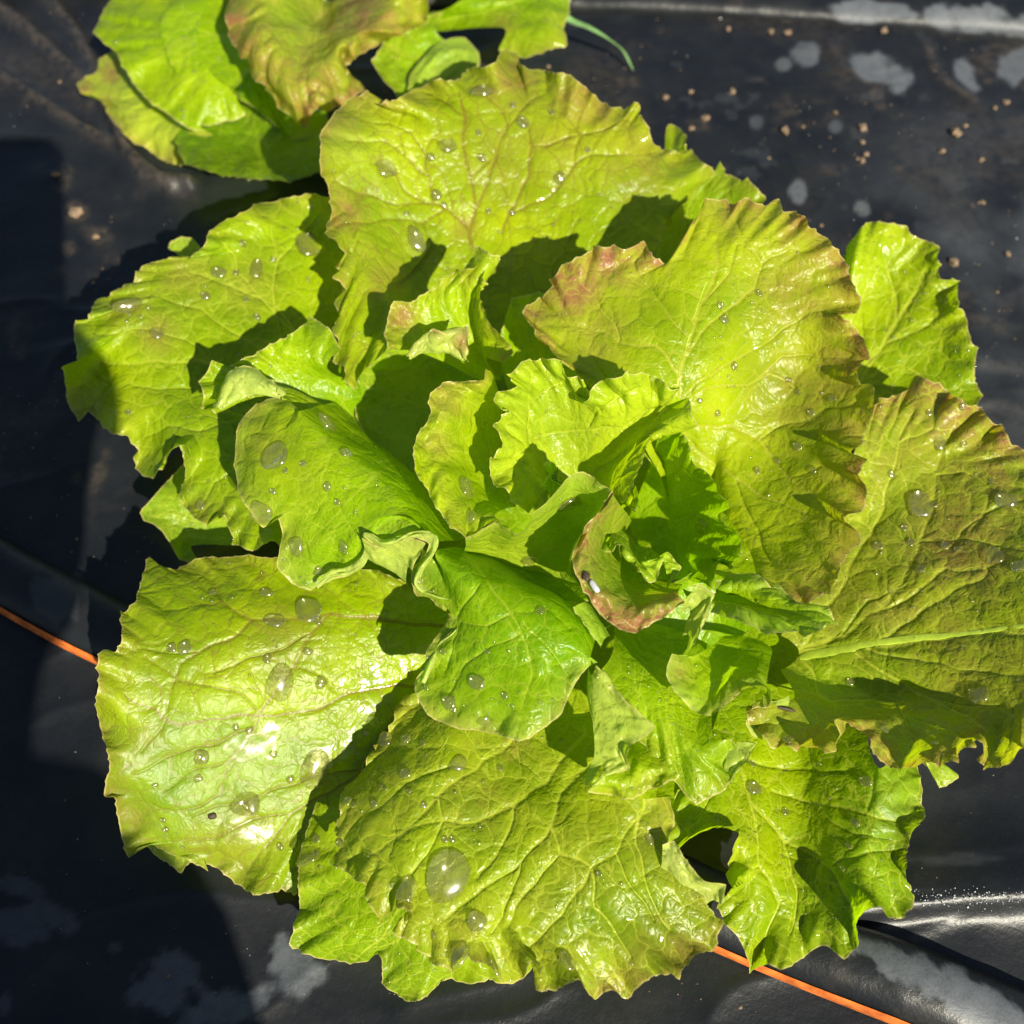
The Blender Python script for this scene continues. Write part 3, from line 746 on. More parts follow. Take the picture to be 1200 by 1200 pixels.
leaf('left_inner', BIG, '345,478,76 336,470,79 322,462,81 310,458,81 290,466,79 275,470,77 252,482,76 240,482,75 236,478,75 238,462 234,447,77 242,436 248,423,78 262,432 275,426,77 288,418 297,416,78 322,402,78 340,392 364,374,79 385,385,76 400,410,72',
     ['370,490,71 345,462,74 312,448,75 290,440,73 310,430,73 345,418,74 385,430,70'], '450,540,48 445,520,46 440,490,45 440,460,46', label='small leaf with a curled pale lip above the left leaf', red=.15, ruffle=2.0, wave=20, teeth=1.6, vw=1.2)
leaf('left_inner_lip', BIG, '252,478,83 258,462,84 268,440,86 276,430,87 292,431,87 310,440,86 325,450,85 336,462,84', ['258,478,84 270,460,86 284,448,88 300,448,88 315,455,87 330,464,85'], '262,476,82 280,470,84 298,464,85 315,464,85 330,468,84',
     pale=.7, ruffle=.8, teeth=1, auto=0, red=.1, label='pale rolled lip of the small left leaf')
leaf('left_front', BIG,
     '338,472,84 326,468 315,467,84 297,475 283,489,82 276,505 275,524,80 274,540 275,556,79 280,577 288,592,78 300,608 308,619,78 325,608,80 330,622 328,640,72 325,665,67 345,685 364,692,64 378,682,64 392,676 409,671,67 424,664 431,650,74 430,636 423,628,86 434,634 444,640,85 462,632 482,629,89 503,634,90',
     ['355,482,86 395,520,87 440,560,88 480,600,89 508,636,88', '350,480,86 330,500,86 320,535,86 335,580,84 370,620,80 405,630,81 440,615,89 475,605,90 500,622,90'], '400,470,50 450,520,44 500,560,42 530,600,42 550,630,44',
     label='smooth edged leaf left of the heart curling over the lower left leaf', red=.30, redw=7, palerim=.25, ruffle=1.8, wave=34, teeth=1.2, puff=.9, hub=.55,
     spots=[(300, 520, 30, .35), (330, 640, 20, .3), (360, 560, 30, .15)], vw=1.3, yel=0.2)
leaf('left_front_fold', BIG, '424,630,88 434,636,87 444,641,87 462,634,89 482,630,91 500,636,91 490,655,84 484,668,82', ['428,645,84 445,652,83 465,655,82 478,665,80'], '432,656,79 448,664,77 462,672,75 476,682,74',
     pale=.55, auto=0, ruffle=.8, teeth=1, red=.15, label='shaded folded rim between two front leaves')
leaf('centre_front', BIG,
     '497,642,84 495,656,80 484,670,77 483,684,75 489,696,74 508,705,73 527,713,72 530,722 526,730,71 517,740,71 508,752,71 496,780,71 487,800,70 490,815 500,833,70 516,846 538,852,71 560,858 580,861,74 600,865 613,866,79 630,856,78 645,847 657,838,78 664,822 672,805,79 686,784,80 700,776,79',
     ['512,645,87 540,662,87 575,685,87 610,700,86 645,712,84 672,735,82 692,768,80', '520,668,83 525,690,80 545,730,80 560,770,80 590,800,81 625,800,83 655,780,82 685,765,80'], '560,640,46 590,655,46 630,680,46 670,700,46 700,720,46',
     label='folded front leaf below the heart with a rounded thick rim', red=.30, redw=5, palerim=.3, ruffle=1.6, wave=40, teeth=1.2, puff=.8, auto=2,
     veins=[(2.2, '560,670 600,720 617,745 620,790 610,830'), (1.8, '605,722 575,732 545,725 520,745'), (1.8, '620,735 650,770 665,790'), (1.5, '617,745 580,760 545,790 520,820'), (1.4, '600,720 640,715 670,740'), (1.3, '560,690 540,720 535,760 520,790')], yel=0.1)
leaf('centre_flap', BIG, '700,779,80 712,792,80 728,815,79 745,832,78 767,852,77 752,866,75 736,876,73 734,890,71 738,900,69 722,908,67 705,916,66 690,928,65',
     ['696,790,77 702,815,75 715,845,73 722,870,70 712,895,67 698,912,65'], '690,782,74 688,810,71 694,850,68 697,880,66 688,905,64 684,925,63',
     pale=.42, auto=0, ruffle=1.0, teeth=1, red=.22, redw=4, palerim=.2, label='greyish underside flap hanging below the centre')
leaf('centre_lobe', BIG, '690,926,64 704,930 717,930,63 728,935 740,936,61 760,925 776,921,62 797,909,63', ['700,905,66 725,910,66 750,902,66 785,895,64'], '730,870,58 750,862,58 775,865,58',
     ruffle=1.4, wave=24, red=.3, auto=0, label='ruffled yellow lobe under the flap')
leaf('right_front', BIG,
     '700,790,68 712,820,67 735,850,65 770,890,63 790,915,62 803,935 815,942,60 830,936 850,925,60 858,910 864,893,62 866,880,64 858,866,64',
     ['715,770,64 745,800,65 780,830,65 815,870,65 835,860,64'], '720,730,46 760,730,45 800,740,44 840,760,44', label='long bright leaf below centre right', red=.2, ruffle=1.6, wave=30, teeth=1.6, vw=1.6, yel=0.3)
leaf('right_front_corner', BIG, '866,866,64 887,869,64 880,890,63 864,908,62 856,922,61', ['862,870,62 868,885,62 858,905,60'], '845,862,60 848,885,60 845,905,59', pale=.35, auto=0, ruffle=.4, red=.1, teeth=1)
leaf('right_middle', BIG,
     '800,768,74 788,766,77 783,778 781,790,78 785,800 792,812,77 801,822 810,832,76 818,838 830,840,74 840,836 848,830,74 860,818,74 875,810 890,807,74 900,810,74 902,818,72 897,826,70 884,832,68',
     ['815,768,68 812,790,71 830,815,70 855,800,69 880,795,67 895,805,66'], '850,745,46 870,745,45 890,750,44 905,760,44', label='small cupped leaf with a cream lip right of centre', red=.25, redw=6, palerim=.45, ruffle=1.2, wave=22, teeth=1.2, vw=1.1,
     spots=[(795, 790, 16, .5)])
leaf('right_middle_tip', BIG, '900,812,63 902,822,63 882,830,64 876,838,64 874,850,63 884,862,62 895,866,60', ['905,822,62 895,836,62 895,855,60'], '925,815,58 925,835,58 920,855,58', pale=.45, auto=0, red=.1, ruffle=.8, teeth=1.2)
leaf('right_finger', BIG, '838,684,78 862,679,80 885,677,82 912,690,84 930,705,86 950,712 969,714,90 976,725 982,738,93 968,736,95 955,747,97 938,742 920,741,97 899,744 885,736,96 871,731,95 850,722,92 832,716,90',
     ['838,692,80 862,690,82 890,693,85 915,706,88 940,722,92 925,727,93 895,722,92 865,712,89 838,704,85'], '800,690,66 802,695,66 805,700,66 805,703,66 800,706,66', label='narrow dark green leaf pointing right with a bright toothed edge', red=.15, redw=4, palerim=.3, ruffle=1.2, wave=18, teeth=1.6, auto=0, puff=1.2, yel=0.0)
leaf('heart_inner_right', BIG, '775,500,86 800,503,88 815,540,86 832,556,85 840,566 842,578,84 855,586,84 853,598 842,604,80 850,613 862,620,80 871,635 869,652,78 857,667,76 846,656,74 835,690,64',
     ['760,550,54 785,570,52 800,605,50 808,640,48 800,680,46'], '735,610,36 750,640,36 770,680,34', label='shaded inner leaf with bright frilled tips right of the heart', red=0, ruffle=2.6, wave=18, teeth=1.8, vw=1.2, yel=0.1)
leaf('heart_right_frill', BIG, '748,570,86 752,590,86 745,605,84 735,598,84 728,612,82', ['730,575,80 722,590,78'], '710,590,66 705,600,66', auto=0, ruffle=1.4, red=0)
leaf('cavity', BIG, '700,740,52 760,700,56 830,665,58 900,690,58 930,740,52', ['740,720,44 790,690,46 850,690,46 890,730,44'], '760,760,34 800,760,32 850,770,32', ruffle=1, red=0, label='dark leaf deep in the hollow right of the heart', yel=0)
leaf('heart', BIG,
     '620,600,80 600,590,82 592,575,84 582,574 575,562,86 570,547,88 574,538 579,532,89 583,520 581,512,90 577,503 580,495,92 588,485 597,482,92 586,482 580,472,94 582,462 585,457,95 596,456 605,453,95 598,444 592,439,97 604,434 611,425 620,421,99 628,421 637,417,100 648,422 655,425,100 661,430 662,438 666,442,97 680,441,98 683,450,96 675,462 675,468,95 682,472,96 689,465 692,455 700,448,99 712,442 720,440,101 735,436 755,437,101 765,445 775,446,100 784,455 792,452,99 791,462 803,464 810,472,98 812,485 817,497,98 808,500 800,499,96 785,500,95 770,508 757,530,91 754,545 745,572,86 738,590,80',
     ['640,575,76 620,555,79 610,530,82 612,500,85 630,470,87 665,470,87 700,480,88 740,480,89 770,485,88 745,520,84 730,555,79 715,580,74'], '665,610,52 670,605,50 680,600,50 690,600,50 700,605,50 705,615,52',
     label='frilled bright yellow green heart leaf', red=.06, ruffle=2.0, wave=20, teeth=1.6, auto=2, puff=1.2, vw=1.2, pale=.08,
     veins=[(2.4, '680,610 650,560 622,520 618,490 622,460 625,440'), (2.2, '640,540 625,515 650,508 690,505 730,508 770,495'), (1.6, '622,470 650,455 680,440'), (1.5, '685,505 700,480 720,465 750,450'), (1.4, '660,570 700,545 740,530'), (1.4, '625,530 600,530 580,540'), (1.3, '730,508 760,480 800,475')], yel=0.75)
leaf('heart_frill', BIG, '632,570,88 640,555,90 634,545,90 648,540,91 656,548,90 648,560,89 668,568,88', ['640,572,85 648,558,86 660,568,85'], '645,590,76 660,590,76', auto=0, ruffle=1, red=0, pale=.15)
leaf('cup_left', BIG,
     '568,432,95 566,444,95 548,446 531,447,97 520,448 514,453,98 507,460 503,472,98 505,484 500,496,98 492,505 488,514,97 484,526 485,540,97 488,556,97 497,568 503,577,96 508,588 514,598,95 520,608 528,616,94 540,622 549,632,93 560,624 566,619,94 576,612 586,612,95',
     ['574,440,88 568,455,89 545,470,92 530,490,92 522,515,91 520,540,91 525,560,91 535,580,90 550,595,89 565,600,89 580,604,90'], '590,480,56 590,510,54 592,540,54 600,570,56 605,595,60',
     label='cupped leaf wrapped round the left of the heart with bronze rim', red=.45, redw=7, ruffle=1.8, wave=26, teeth=1.6, vw=1.2, spots=[(520, 470, 25, .6), (510, 520, 22, .5), (530, 600, 20, .3)], yel=0.6)
leaf('cup_front', BIG,
     '545,630,92 558,624,93 568,617,94 580,611,95 592,617,96 605,624,96 613,620 619,612,98 625,600,100 640,588 650,576,104 664,560 677,552,106 692,557 705,568,106 720,577,106 714,592,104 700,606,102 688,622,101 676,640,100 670,657,99',
     ['545,640,76 565,638,72 590,640,68 615,640,68 640,632,70 665,622,72 690,610,84 690,622,84 676,640,82 668,660,80'], '540,652,56 565,664,50 590,674,48 610,682,48 640,690,48 660,694,50 675,690,54',
     label='cupped leaf in front of the heart with a pale folded brim', pale=.12, palerim=.25, red=.25, redw=3, ruffle=1.2, wave=30, teeth=1.0, puff=.5, auto=0, yel=0.4)
leaf('cup_front_shade', BIG, '538,655,70 560,672,68 590,690,66 620,700,66 660,708,66 690,705,66', ['545,648,66 580,668,62 630,685,60 680,690,60'], '580,640,48 620,655,46 660,665,46', ruffle=.8, red=.1, auto=0)
leaf('cup_right', BIG, '718,575,105 705,595,103 690,612,102 678,632,101 670,652,100 672,668,99 678,680,98 688,695,97 693,708,97 703,720 713,728,96 728,737 743,742,95 756,735 768,728,95 785,718 802,704,96',
     ['722,585,102 708,602,100 697,622,99 694,645,98 700,668,97 712,690,96 735,705,95 760,705,95 795,697,94'], '740,610,66 730,630,66 730,650,66 745,670,66 770,680,66 800,685,66',
     label='bronze red strip of leaf curling round the right of the cup', red=.9, redw=14, redall=.15, ruffle=1.2, wave=24, teeth=1.6, auto=0, puff=.6)
leaf('cup_right_curl', BIG, '800,706,95 808,695 815,684,96 826,688 837,697,95 833,712 826,728,92 818,745 812,756,88 806,768,84', ['800,712,92 812,702,93 822,706,92 815,725,89 808,745,85'], '798,718,88 804,715,88 808,715,88 804,730,85 800,745,82', pale=.5, auto=0, red=.25, ruffle=.8, teeth=1, label='cream coloured curl beside the bronze strip')
leaf('inner_frill', BIG, '688,634,90 698,642 710,648,90 718,646 725,640,91 731,645 733,652,90 738,660 746,665,89 752,676 760,683,88 770,680,88 772,668,89 776,657 782,647,90 790,656 799,665,89 790,678 780,690,86',
     ['695,622,84 712,632,84 728,634,85 742,648,85 758,664,84 768,660,85 782,672,83'], '705,610,68 722,618,68 738,630,68 752,640,68 768,648,68 785,660,68', label='thin frilled green edge in the hollow', red=.0, pale=.1, ruffle=1.2, wave=14, teeth=1.2, auto=0)
leaf('small_tip', BIG, '672,712,80 676,722 683,735,80 690,744 696,752,79 702,760,78', ['682,708,78 694,728,77 706,750,75'], '690,712,66 704,728,66 715,745,66', auto=0, red=0, pale=.2, ruffle=.6, label='tiny bright leaf tip below the bronze strip')

leaf('rolled_rim', BIG, '372,690,70 388,680,72 409,674,74 425,664,77 433,650,80 433,636,83 425,629,86 437,638,87 450,643,88 468,635,90 485,630,91 502,637,91 499,650,88 491,664,84 487,678,81 491,690,79 509,701,78 529,711,77 533,722,76 525,737,75 513,752,74 503,772,74 490,800,73',
     ['372,686,72 388,675,74 407,669,76 421,660,79 428,649,82 428,638,85 424,632,88 437,633,89 450,638,90 467,630,92 485,626,93 505,633,93 502,649,90 495,664,86 491,677,83 494,687,81 510,697,80 532,708,79 537,722,78 529,739,77 517,754,76 507,773,76 494,800,75'],
     '374,680,72 388,669,74 404,664,76 416,656,79 423,647,82 424,638,85 422,634,87 438,630,88 451,634,89 467,627,91 485,623,92 509,631,92 506,649,89 499,664,85 496,676,82 498,684,80 512,693,79 535,705,78 541,722,77 533,741,76 521,756,75 511,774,75 498,801,74',
     pale=.75, auto=0, ruffle=.7, wave=20, teeth=.8, red=.25, redw=2, puff=.3, res=1.4, label='pale thickened wavy rim running down the two front leaves')

# thick pale midrib of the right leaf, and the stem everything grows from
def tube(name, pts, radii, mat, parent, n=10, flat=1.0):
    C = np.asarray(pts); V = []
    T = np.gradient(C, axis=0); T /= np.linalg.norm(T, axis=1)[:, None]
    for c, t, r in zip(C, T, radii):
        a = np.cross(t, [0, 0, 1.0]); a /= np.linalg.norm(a) + 1e-9
        b = np.cross(a, t)
        th = np.linspace(0, 2 * math.pi, n, endpoint=False)
        V.append(c + r * (np.outer(np.cos(th), a) + flat * np.outer(np.sin(th), b)))
    V = np.array(V).reshape(-1, 3) - np.array(parent.location)
    F = [[i * n + k, i * n + (k + 1) % n, (i + 1) * n + (k + 1) % n, (i + 1) * n + k] for i in range(len(C) - 1) for k in range(n)]
    F += [list(range(n))[::-1], [(len(C) - 1) * n + k for k in range(n)]]
    return make_mesh(name, V, F, mat, parent)


tube('stem', [base_pt + [0, 0, .001], base_pt + [0, .001, .005], base_pt + [.001, .002, .010], base_pt + [.001, .002, .014]], [.016, .017, .015, .008], STEM, BIG, 18)

# ------------------------------------------------------------------ the lettuce behind
rear_pt = place(370, 40, 0)
REAR = thing('lettuce', 'smaller lettuce at the top left edge with bronze patched leaves and a yellowed outer leaf', 'lettuce', 'lettuces planted through the black film', tuple(rear_pt))
leaf('rear_low', REAR, '205,165,26 216,193,30 235,200 260,206,33 285,210 310,212,33 340,214 362,210,32 378,200 392,185,30 405,150,28', ['225,130,12 265,150,10 310,160,9 350,160,10 385,140,14'], '270,60,6 320,50,6 380,60,6',
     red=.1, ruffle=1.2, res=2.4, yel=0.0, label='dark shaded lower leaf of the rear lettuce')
leaf('rear_yellow', REAR, '150,60,16 130,63,15 119,70 112,85,14 93,98,12 95,109 119,119,12 133,144 146,155,12 158,168 168,172,12 182,182 195,190,12 214,193,12 224,180,14 224,161,16 250,160,16',
     ['160,90,17 150,110,17 180,140,17 210,150,18 230,140,18'], '240,60,16 260,80,16 280,100,16', red=.5, redw=4, pale=.22, yel=1.0, ruffle=1.8, res=2.2, label='yellowing outer leaf at the rear left', spots=[(130, 85, 14, .9), (98, 102, 12, .9), (122, 118, 10, .6), (200, 188, 16, .7)])
leaf('rear_left', REAR, '205,-40,46 190,-30 160,-22,44 140,-10 126,7,42 112,35 116,45,40 128,55 137,63,40 142,76 150,84,38 160,102 175,119,37 186,126 196,133,36 212,146 228,154,35 242,147 262,142,34 275,140 287,134,34 278,118,38',
     ['225,-20,50 190,20,49 190,50,47 210,90,44 250,115,40 270,112,39', '245,0,52 232,30,51 235,60,50 250,90,46 268,105,42'], '330,-10,30 330,10,30 330,40,30', red=.08, ruffle=1.4, res=2.2, vw=1.6, label='bright green leaf at the rear left catching the sun')
leaf('rear_back', REAR, '180,-60,40 230,-70 300,-80,42 360,-80 420,-70,42', ['230,-40,40 300,-40,42 380,-40,42'], '280,20,24 340,20,24 380,20,24', red=.1, res=3)
leaf('rear_fill', REAR, '225,-10,22 225,20 236,60,18 262,100 300,130,14 345,165,14 395,150,16', ['250,10,22 262,50,20 300,90,18 350,110,18'], '330,0,22 340,20,22 360,30,22', red=.15, res=2.6)
leaf('rear_small_right', REAR, '548,-40,34 600,-50 650,-40,34 668,0,34 664,20 659,34,32 663,45 661,54,32 640,60 615,69,30 598,64 585,58,30', ['540,0,38 580,0,38 620,5,38 620,30,36 590,35,34'], '480,20,22 480,30,22 490,40,22', red=.25, spots=[(590, 30, 14, .5)], ruffle=1, res=2.2, vw=1.3, label='yellow green leaf at the rear right')
leaf('rear_oval', REAR, '479,108,38 482,88 495,70,40 510,54 528,46,42 545,46 561,62,41 562,76 556,84,38 540,92 520,96,36', ['490,98,39 505,75,41 530,60,42 545,72,40'], '475,110,34 490,112,34 505,110,34', red=0, ruffle=.5, teeth=.5, res=2.2, auto=0, pale=.25, label='smooth oval leaf lit through behind the top leaf')
leaf('rear_notched', REAR, '470,118,34 462,105 448,92,36 437,74,38 444,60 452,42,40 470,30 500,20,42 520,14,42', ['485,110,34 470,85,36 475,60,38 510,35,40'], '520,100,26 530,80,26 540,60,26', red=.2, res=2.2, ruffle=1.2)
leaf('rear_bronze', REAR,
     '285,-60,60 270,-20,60 274,0,58 268,21,58 272,34 273,46,57 282,62 291,77,56 300,92 308,102,54 318,118 329,130,53 343,136 357,150,51 365,135 371,123,52 385,128 399,128,50 412,120 423,108,50 412,92 404,78,52 430,58 455,45,54 480,36 500,23,55 503,0 500,-40,56',
     ['330,-40,66 310,0,66 320,50,64 350,90,60 380,80,60 400,50,62 450,15,62 470,-20,62'], '385,-30,40 380,-10,40 380,0,40 390,0,40 400,-20,40',
     red=.5, redw=16, redall=.42, ruffle=3.6, res=2.2, spots=[(430, 15, 50, 1.0), (340, 110, 30, .5), (390, 30, 40, .6), (310, 80, 20, .4)], label='bronze flushed leaf at the top of the rear lettuce', puff=1.5)
tube('stem', [rear_pt + [0, 0, .001], rear_pt + [0, .001, .012], rear_pt + [0, .002, .030]], [.012, .012, .008], STEM, REAR, 14)

# a blade of weed beside it
def blade(name, pts, wid, mat, label, category):
    C = resample(catmull(parse(pts), 16), 60)
    P = place(C[:, 0], C[:, 1], C[:, 2])
    T = np.gradient(P, axis=0); T /= np.linalg.norm(T, axis=1)[:, None]
    A = np.cross(T, [0, .25, 1.0]); A /= np.linalg.norm(A, axis=1)[:, None]
    s = np.linspace(0, 1, 60)
    w = np.interp(s, [0, .15, .45, .8, 1], [wid * .7, wid, wid * .8, wid * .35, .0002])
    k = 7; V = []
    for j in range(k):
        e = (j / (k - 1) - .5) * 2
        V.append(P + A * (w * e)[:, None] + np.array([0, 0, 1]) * (w * .45 * e * e)[:, None])
    V2 = np.array(V) - np.array([0, 0, .0004])
    V = np.concatenate([np.array(V), V2[::-1]]).transpose(1, 0, 2)
    n = 2 * k
    idx = np.arange(60 * n).reshape(60, n)
    nx = np.roll(idx, -1, 1)
    F = np.stack([idx[:-1], nx[:-1], nx[1:], idx[1:]], -1).reshape(-1, 4)
    o = make_mesh(name, V.reshape(-1, 3), F, mat)
    return tag(o, label, category)


blade('weed_blade', '640,5,30 665,24,28 690,34,24 712,46,18 730,60,10 742,82,3', .0036, WEED, 'thin drooping green blade of weed right of the rear lettuce', 'grass blade')

# ------------------------------------------------------------------ drops of water
QX = np.concatenate([r[0] for r in REG]); QY = np.concatenate([r[1] for r in REG]); QD = np.concatenate([r[2] for r in REG])
QP = np.concatenate([r[3] for r in REG]); QN = np.concatenate([r[4] for r in REG])
QK = np.concatenate([np.full(len(r[0]), i) for i, r in enumerate(REG)])
cell = 4
grid = {}
cx_ = (QX // cell).astype(int); cy_ = (QY // cell).astype(int)
inside = (QX > -20) & (QX < 1220) & (QY > -20) & (QY < 1220)
order = np.lexsort((QD, cy_, cx_))
for i in order[inside[order]]:
    grid[(cx_[i], cy_[i])] = i                 # the last one is the nearest to the camera


def front_at(px, py):
    return grid.get((int(px // cell), int(py // cell)))


def drop_mesh(name, rx, ry, ang, height, seed, rings=7, segs=22):
    """A flattened bead in its own frame: z is away from the leaf."""
    r_ = np.random.default_rng(seed)
    th = np.linspace(0, 2 * math.pi, segs, endpoint=False)
    ph = r_.uniform(0, 6.28, 3); am = r_.uniform(.02, .07, 3)
    lump = 1 + sum(a * np.sin((k + 2) * th + p) for k, (a, p) in enumerate(zip(am, ph)))
    V = [[0, 0, height]]
    c, s = math.cos(ang), math.sin(ang)
    for q in np.linspace(0, 1, rings + 1)[1:]:
        rad = math.sin(q * math.pi * .58) / math.sin(math.pi * .5) if q < .86 else math.sin(q * math.pi * .58)
        z = height * (math.cos(q * math.pi * .58) + .25) / 1.25
        for t, l in zip(th, lump):
            x, y = rx * rad * l * math.cos(t), ry * rad * l * math.sin(t)
            V.append([c * x - s * y, s * x + c * y, z])
    b = len(V); V.append([0, 0, V[-1][2] - height * .05])
    F = [[0, 1 + k, 1 + (k + 1) % segs] for k in range(segs)]
    for q in range(rings - 1):
        o0 = 1 + q * segs; o1 = o0 + segs
        F += [[o0 + k, o1 + k, o1 + (k + 1) % segs, o0 + (k + 1) % segs] for k in range(segs)]
    o0 = 1 + (rings - 1) * segs
    F += [[b, o0 + (k + 1) % segs, o0 + k] for k in range(segs)]
    return V, F


def frame_at(i):
    n = Vector(QN[i]); x = Vector((1, 0, 0)); y = n.cross(x).normalized(); x = y.cross(n).normalized()
    return Matrix((x, y, n)).transposed().to_4x4()


def drop(px, py, rx, ry=None, ang=0, label=None, group=None):
    ry = ry or rx
    i = front_at(px, py)
    if i is None: return None
    s = mm_per_px(QP[i])
    r = math.sqrt(rx * ry) * s
    V, F = drop_mesh('water_drop', rx * s, ry * s, -math.radians(ang), min(r * .55, .0015 + r * .14), int(px * 7 + py))
    o = make_mesh('water_drop', V, F, WATER)
    o.matrix_world = Matrix.Translation(Vector(QP[i] + QN[i] * .0001)) @ frame_at(i)
    return tag(o, label, 'water drop', group)


BIG_DROPS = [
    (525, 1026, 25, 32, 20, 'largest water drop with a dark shadow on the olive front leaf'),
    (478, 1041, 11, 17, 20, 'second water drop just left of the largest one on the front leaf'),
    (556, 1079, 12, 12, 0, 'round clear water drop below the largest drop on the front leaf'),
    (537, 1117, 14, 15, 30, 'water drop over the front leaf edge below the round clear drop'),
    (577, 1132, 14, 10, 10, 'oval pale water drop at the front lower edge of the front leaf'),
    (666, 1124, 13, 10, 40, 'water drop near the bottom edge of the front leaf right of its notch'),
    (538, 892, 12, 9, -30, 'shiny water drop on the front leaf under the folded rim'),
    (449, 866, 10, 11, 0, 'round dark water drop in the shade at the left of the front leaf'),
    (304, 603, 14, 15, 0, 'grey bead of water at the lower rim of the smooth left leaf'),
    (323, 533, 18, 18, 0, 'large flat water drop in the middle of the smooth left leaf'),
    (380, 492, 14, 12, 20, 'pale water drop on the top edge of the smooth left leaf'),
    (360, 284, 14, 17, -20, 'large water drop in the shadow on the upper left leaf'),
    (301, 315, 7, 14, 0, 'long water drop in the sun on the upper left leaf'),
    (258, 317, 9, 8, 20, 'small oval water drop left of the long one on the upper left leaf'),
    (360, 712, 15, 17, -15, 'squarish water drop where veins meet on the lower left leaf'),
    (328, 803, 17, 21, 15, 'wide flat water drop in the middle of the lower left leaf'),
    (371, 902, 15, 25, 25, 'long flat water drop beside the shadow on the lower left leaf'),
    (360, 1003, 17, 14, -10, 'amber water drop low on the lower left leaf near its tip'),
    (290, 943, 18, 15, 10, 'irregular brownish water drop at the bottom of the lower left leaf'),
    (320, 725, 12, 9, 0, 'water drop left of the squarish drop on the lower left leaf'),
    (454, 197, 14, 11, 15, 'oval water drop on the white glare of the top leaf'),
    (524, 171, 12, 9, -10, 'oval water drop left of the midrib of the top leaf'),
    (614, 140, 8, 8, 0, 'round shiny water drop high on the top leaf'),
    (491, 281, 10, 17, -25, 'long water drop on the lower left of the top leaf'),
    (564, 106, 15, 9, -20, 'flat water drop at the upper edge of the top leaf'),
    (1077, 590, 15, 18, 10, 'large milky water drop in the sunny patch of the far right leaf'),
    (1179, 585, 13, 10, 20, 'milky oval water drop near the right edge of the photo'),
    (1161, 651, 13, 13, 0, 'round beige water drop on the far right leaf right of the shadow patch'),
    (1194, 663, 10, 8, 10, 'water drop cut by the right edge of the photo'),
    (1100, 519, 8, 9, 0, 'clear round water drop high on the far right leaf'),
    (1147, 813, 12, 11, 0, 'grey water drop low on the far right leaf below the midrib'),
    (670, 588, 18, 10, -12, 'long water drop on the folded brim in front of the heart'),
    (544, 571, 11, 15, -20, 'water drop on the left cupped leaf'),
    (551, 605, 9, 10, 0, 'water drop near the bottom rim of the left cupped leaf'),
    (621, 657, 9, 10, 0, 'water drop in the shade of the cup in front of the heart'),
    (822, 619, 9, 15, 10, 'tall water drop in the shaded hollow right of the heart'),
    (556, 798, 11, 9, 0, 'greenish water drop in the middle of the folded centre leaf'),
    (526, 820, 9, 9, 0, 'water drop at the left rim of the folded centre leaf'),
    (570, 847, 10, 9, 20, 'water drop on the bottom rim of the folded centre leaf'),
    (880, 921, 10, 8, 20, 'water drop at the left of the lower right leaf'),
    (1014, 915, 8, 7, 0, 'water drop on a curved vein of the lower right leaf'),
    (150, 357, 18, 8, -8, 'long flat water drop along the left edge of the upper left leaf'),
]
for d in BIG_DROPS:
    drop(*d[:5], label=d[5], group='water drops standing on the big lettuce')

SMALL_DROPS = [
    ('top', 'small water drop on the broad top leaf', [(564, 187, 6), (659, 211, 7), (509, 229, 7), (560, 155, 4), (645, 128, 4), (600, 248, 4), (520, 243, 4), (575, 246, 4), (505, 184, 5), (478, 250, 4), (600, 122, 4), (690, 175, 4)]),
    ('front', 'small water drop on the olive front leaf', [(474, 864, 8), (472, 906, 8), (439, 941, 5), (404, 939, 6), (430, 856, 4), (494, 871, 4), (497, 940, 4), (529, 980, 4), (584, 899, 4), (444, 921, 3), (412, 943, 4), (478, 924, 4), (521, 981, 4), (397, 984, 5), (700, 1020, 4), (505, 1095, 5), (760, 980, 7)]),
    ('lower_left', 'small water drop on the broad lower left leaf', [(313, 694, 8), (217, 759, 8), (376, 797, 7), (238, 887, 9), (294, 855, 5), (200, 757, 6), (313, 768, 5), (322, 882, 5), (342, 914, 5), (360, 760, 6), (233, 912, 5), (277, 855, 4), (180, 920, 4), (190, 960, 4), (195, 972, 4), (370, 980, 6), (290, 945, 5), (330, 990, 5), (374, 725, 5), (250, 693, 5)]),
    ('left', 'small water drop on the broad upper left leaf', [(185, 388, 8), (276, 317, 4), (285, 287, 5), (320, 300, 4), (243, 345, 6), (150, 482, 4), (235, 590, 8), (290, 350, 4), (300, 370, 5)]),
    ('red_tipped', 'small water drop on the red tipped leaf', [(860, 428, 5), (932, 521, 7), (885, 551, 5), (972, 467, 6), (948, 481, 5), (909, 537, 5), (951, 549, 6), (843, 484, 5), (845, 357, 5), (890, 340, 5), (933, 459, 4), (820, 470, 4), (850, 372, 6), (920, 445, 4)]),
    ('right', 'small water drop on the large far right leaf', [(1044, 552, 6), (1067, 635, 5), (1104, 636, 6), (1123, 640, 5), (1079, 664, 6), (1039, 853, 6), (1056, 619, 4), (1092, 590, 4), (1162, 561, 3), (1129, 523, 5), (923, 866, 7), (1088, 480, 5), (1130, 478, 5), (995, 797, 5), (1095, 870, 6), (1028, 636, 6)]),
    ('left_front', 'small water drop on the smooth left leaf', [(406, 531, 8), (318, 572, 4), (332, 551, 4), (352, 540, 4), (382, 570, 5), (395, 588, 4), (345, 640, 12), (400, 640, 9), (372, 668, 7)]),
    ('centre_front', 'small water drop on the folded centre leaf', [(492, 682, 5), (500, 770, 4), (517, 763, 4), (570, 760, 4), (528, 828, 4), (590, 813, 4), (498, 804, 4), (632, 715, 6)]),
    ('lower_right', 'small water drop on the lower right leaf', [(1000, 960, 6), (880, 895, 5), (987, 1017, 4), (995, 990, 5), (922, 948, 5), (1062, 976, 4)]),
]
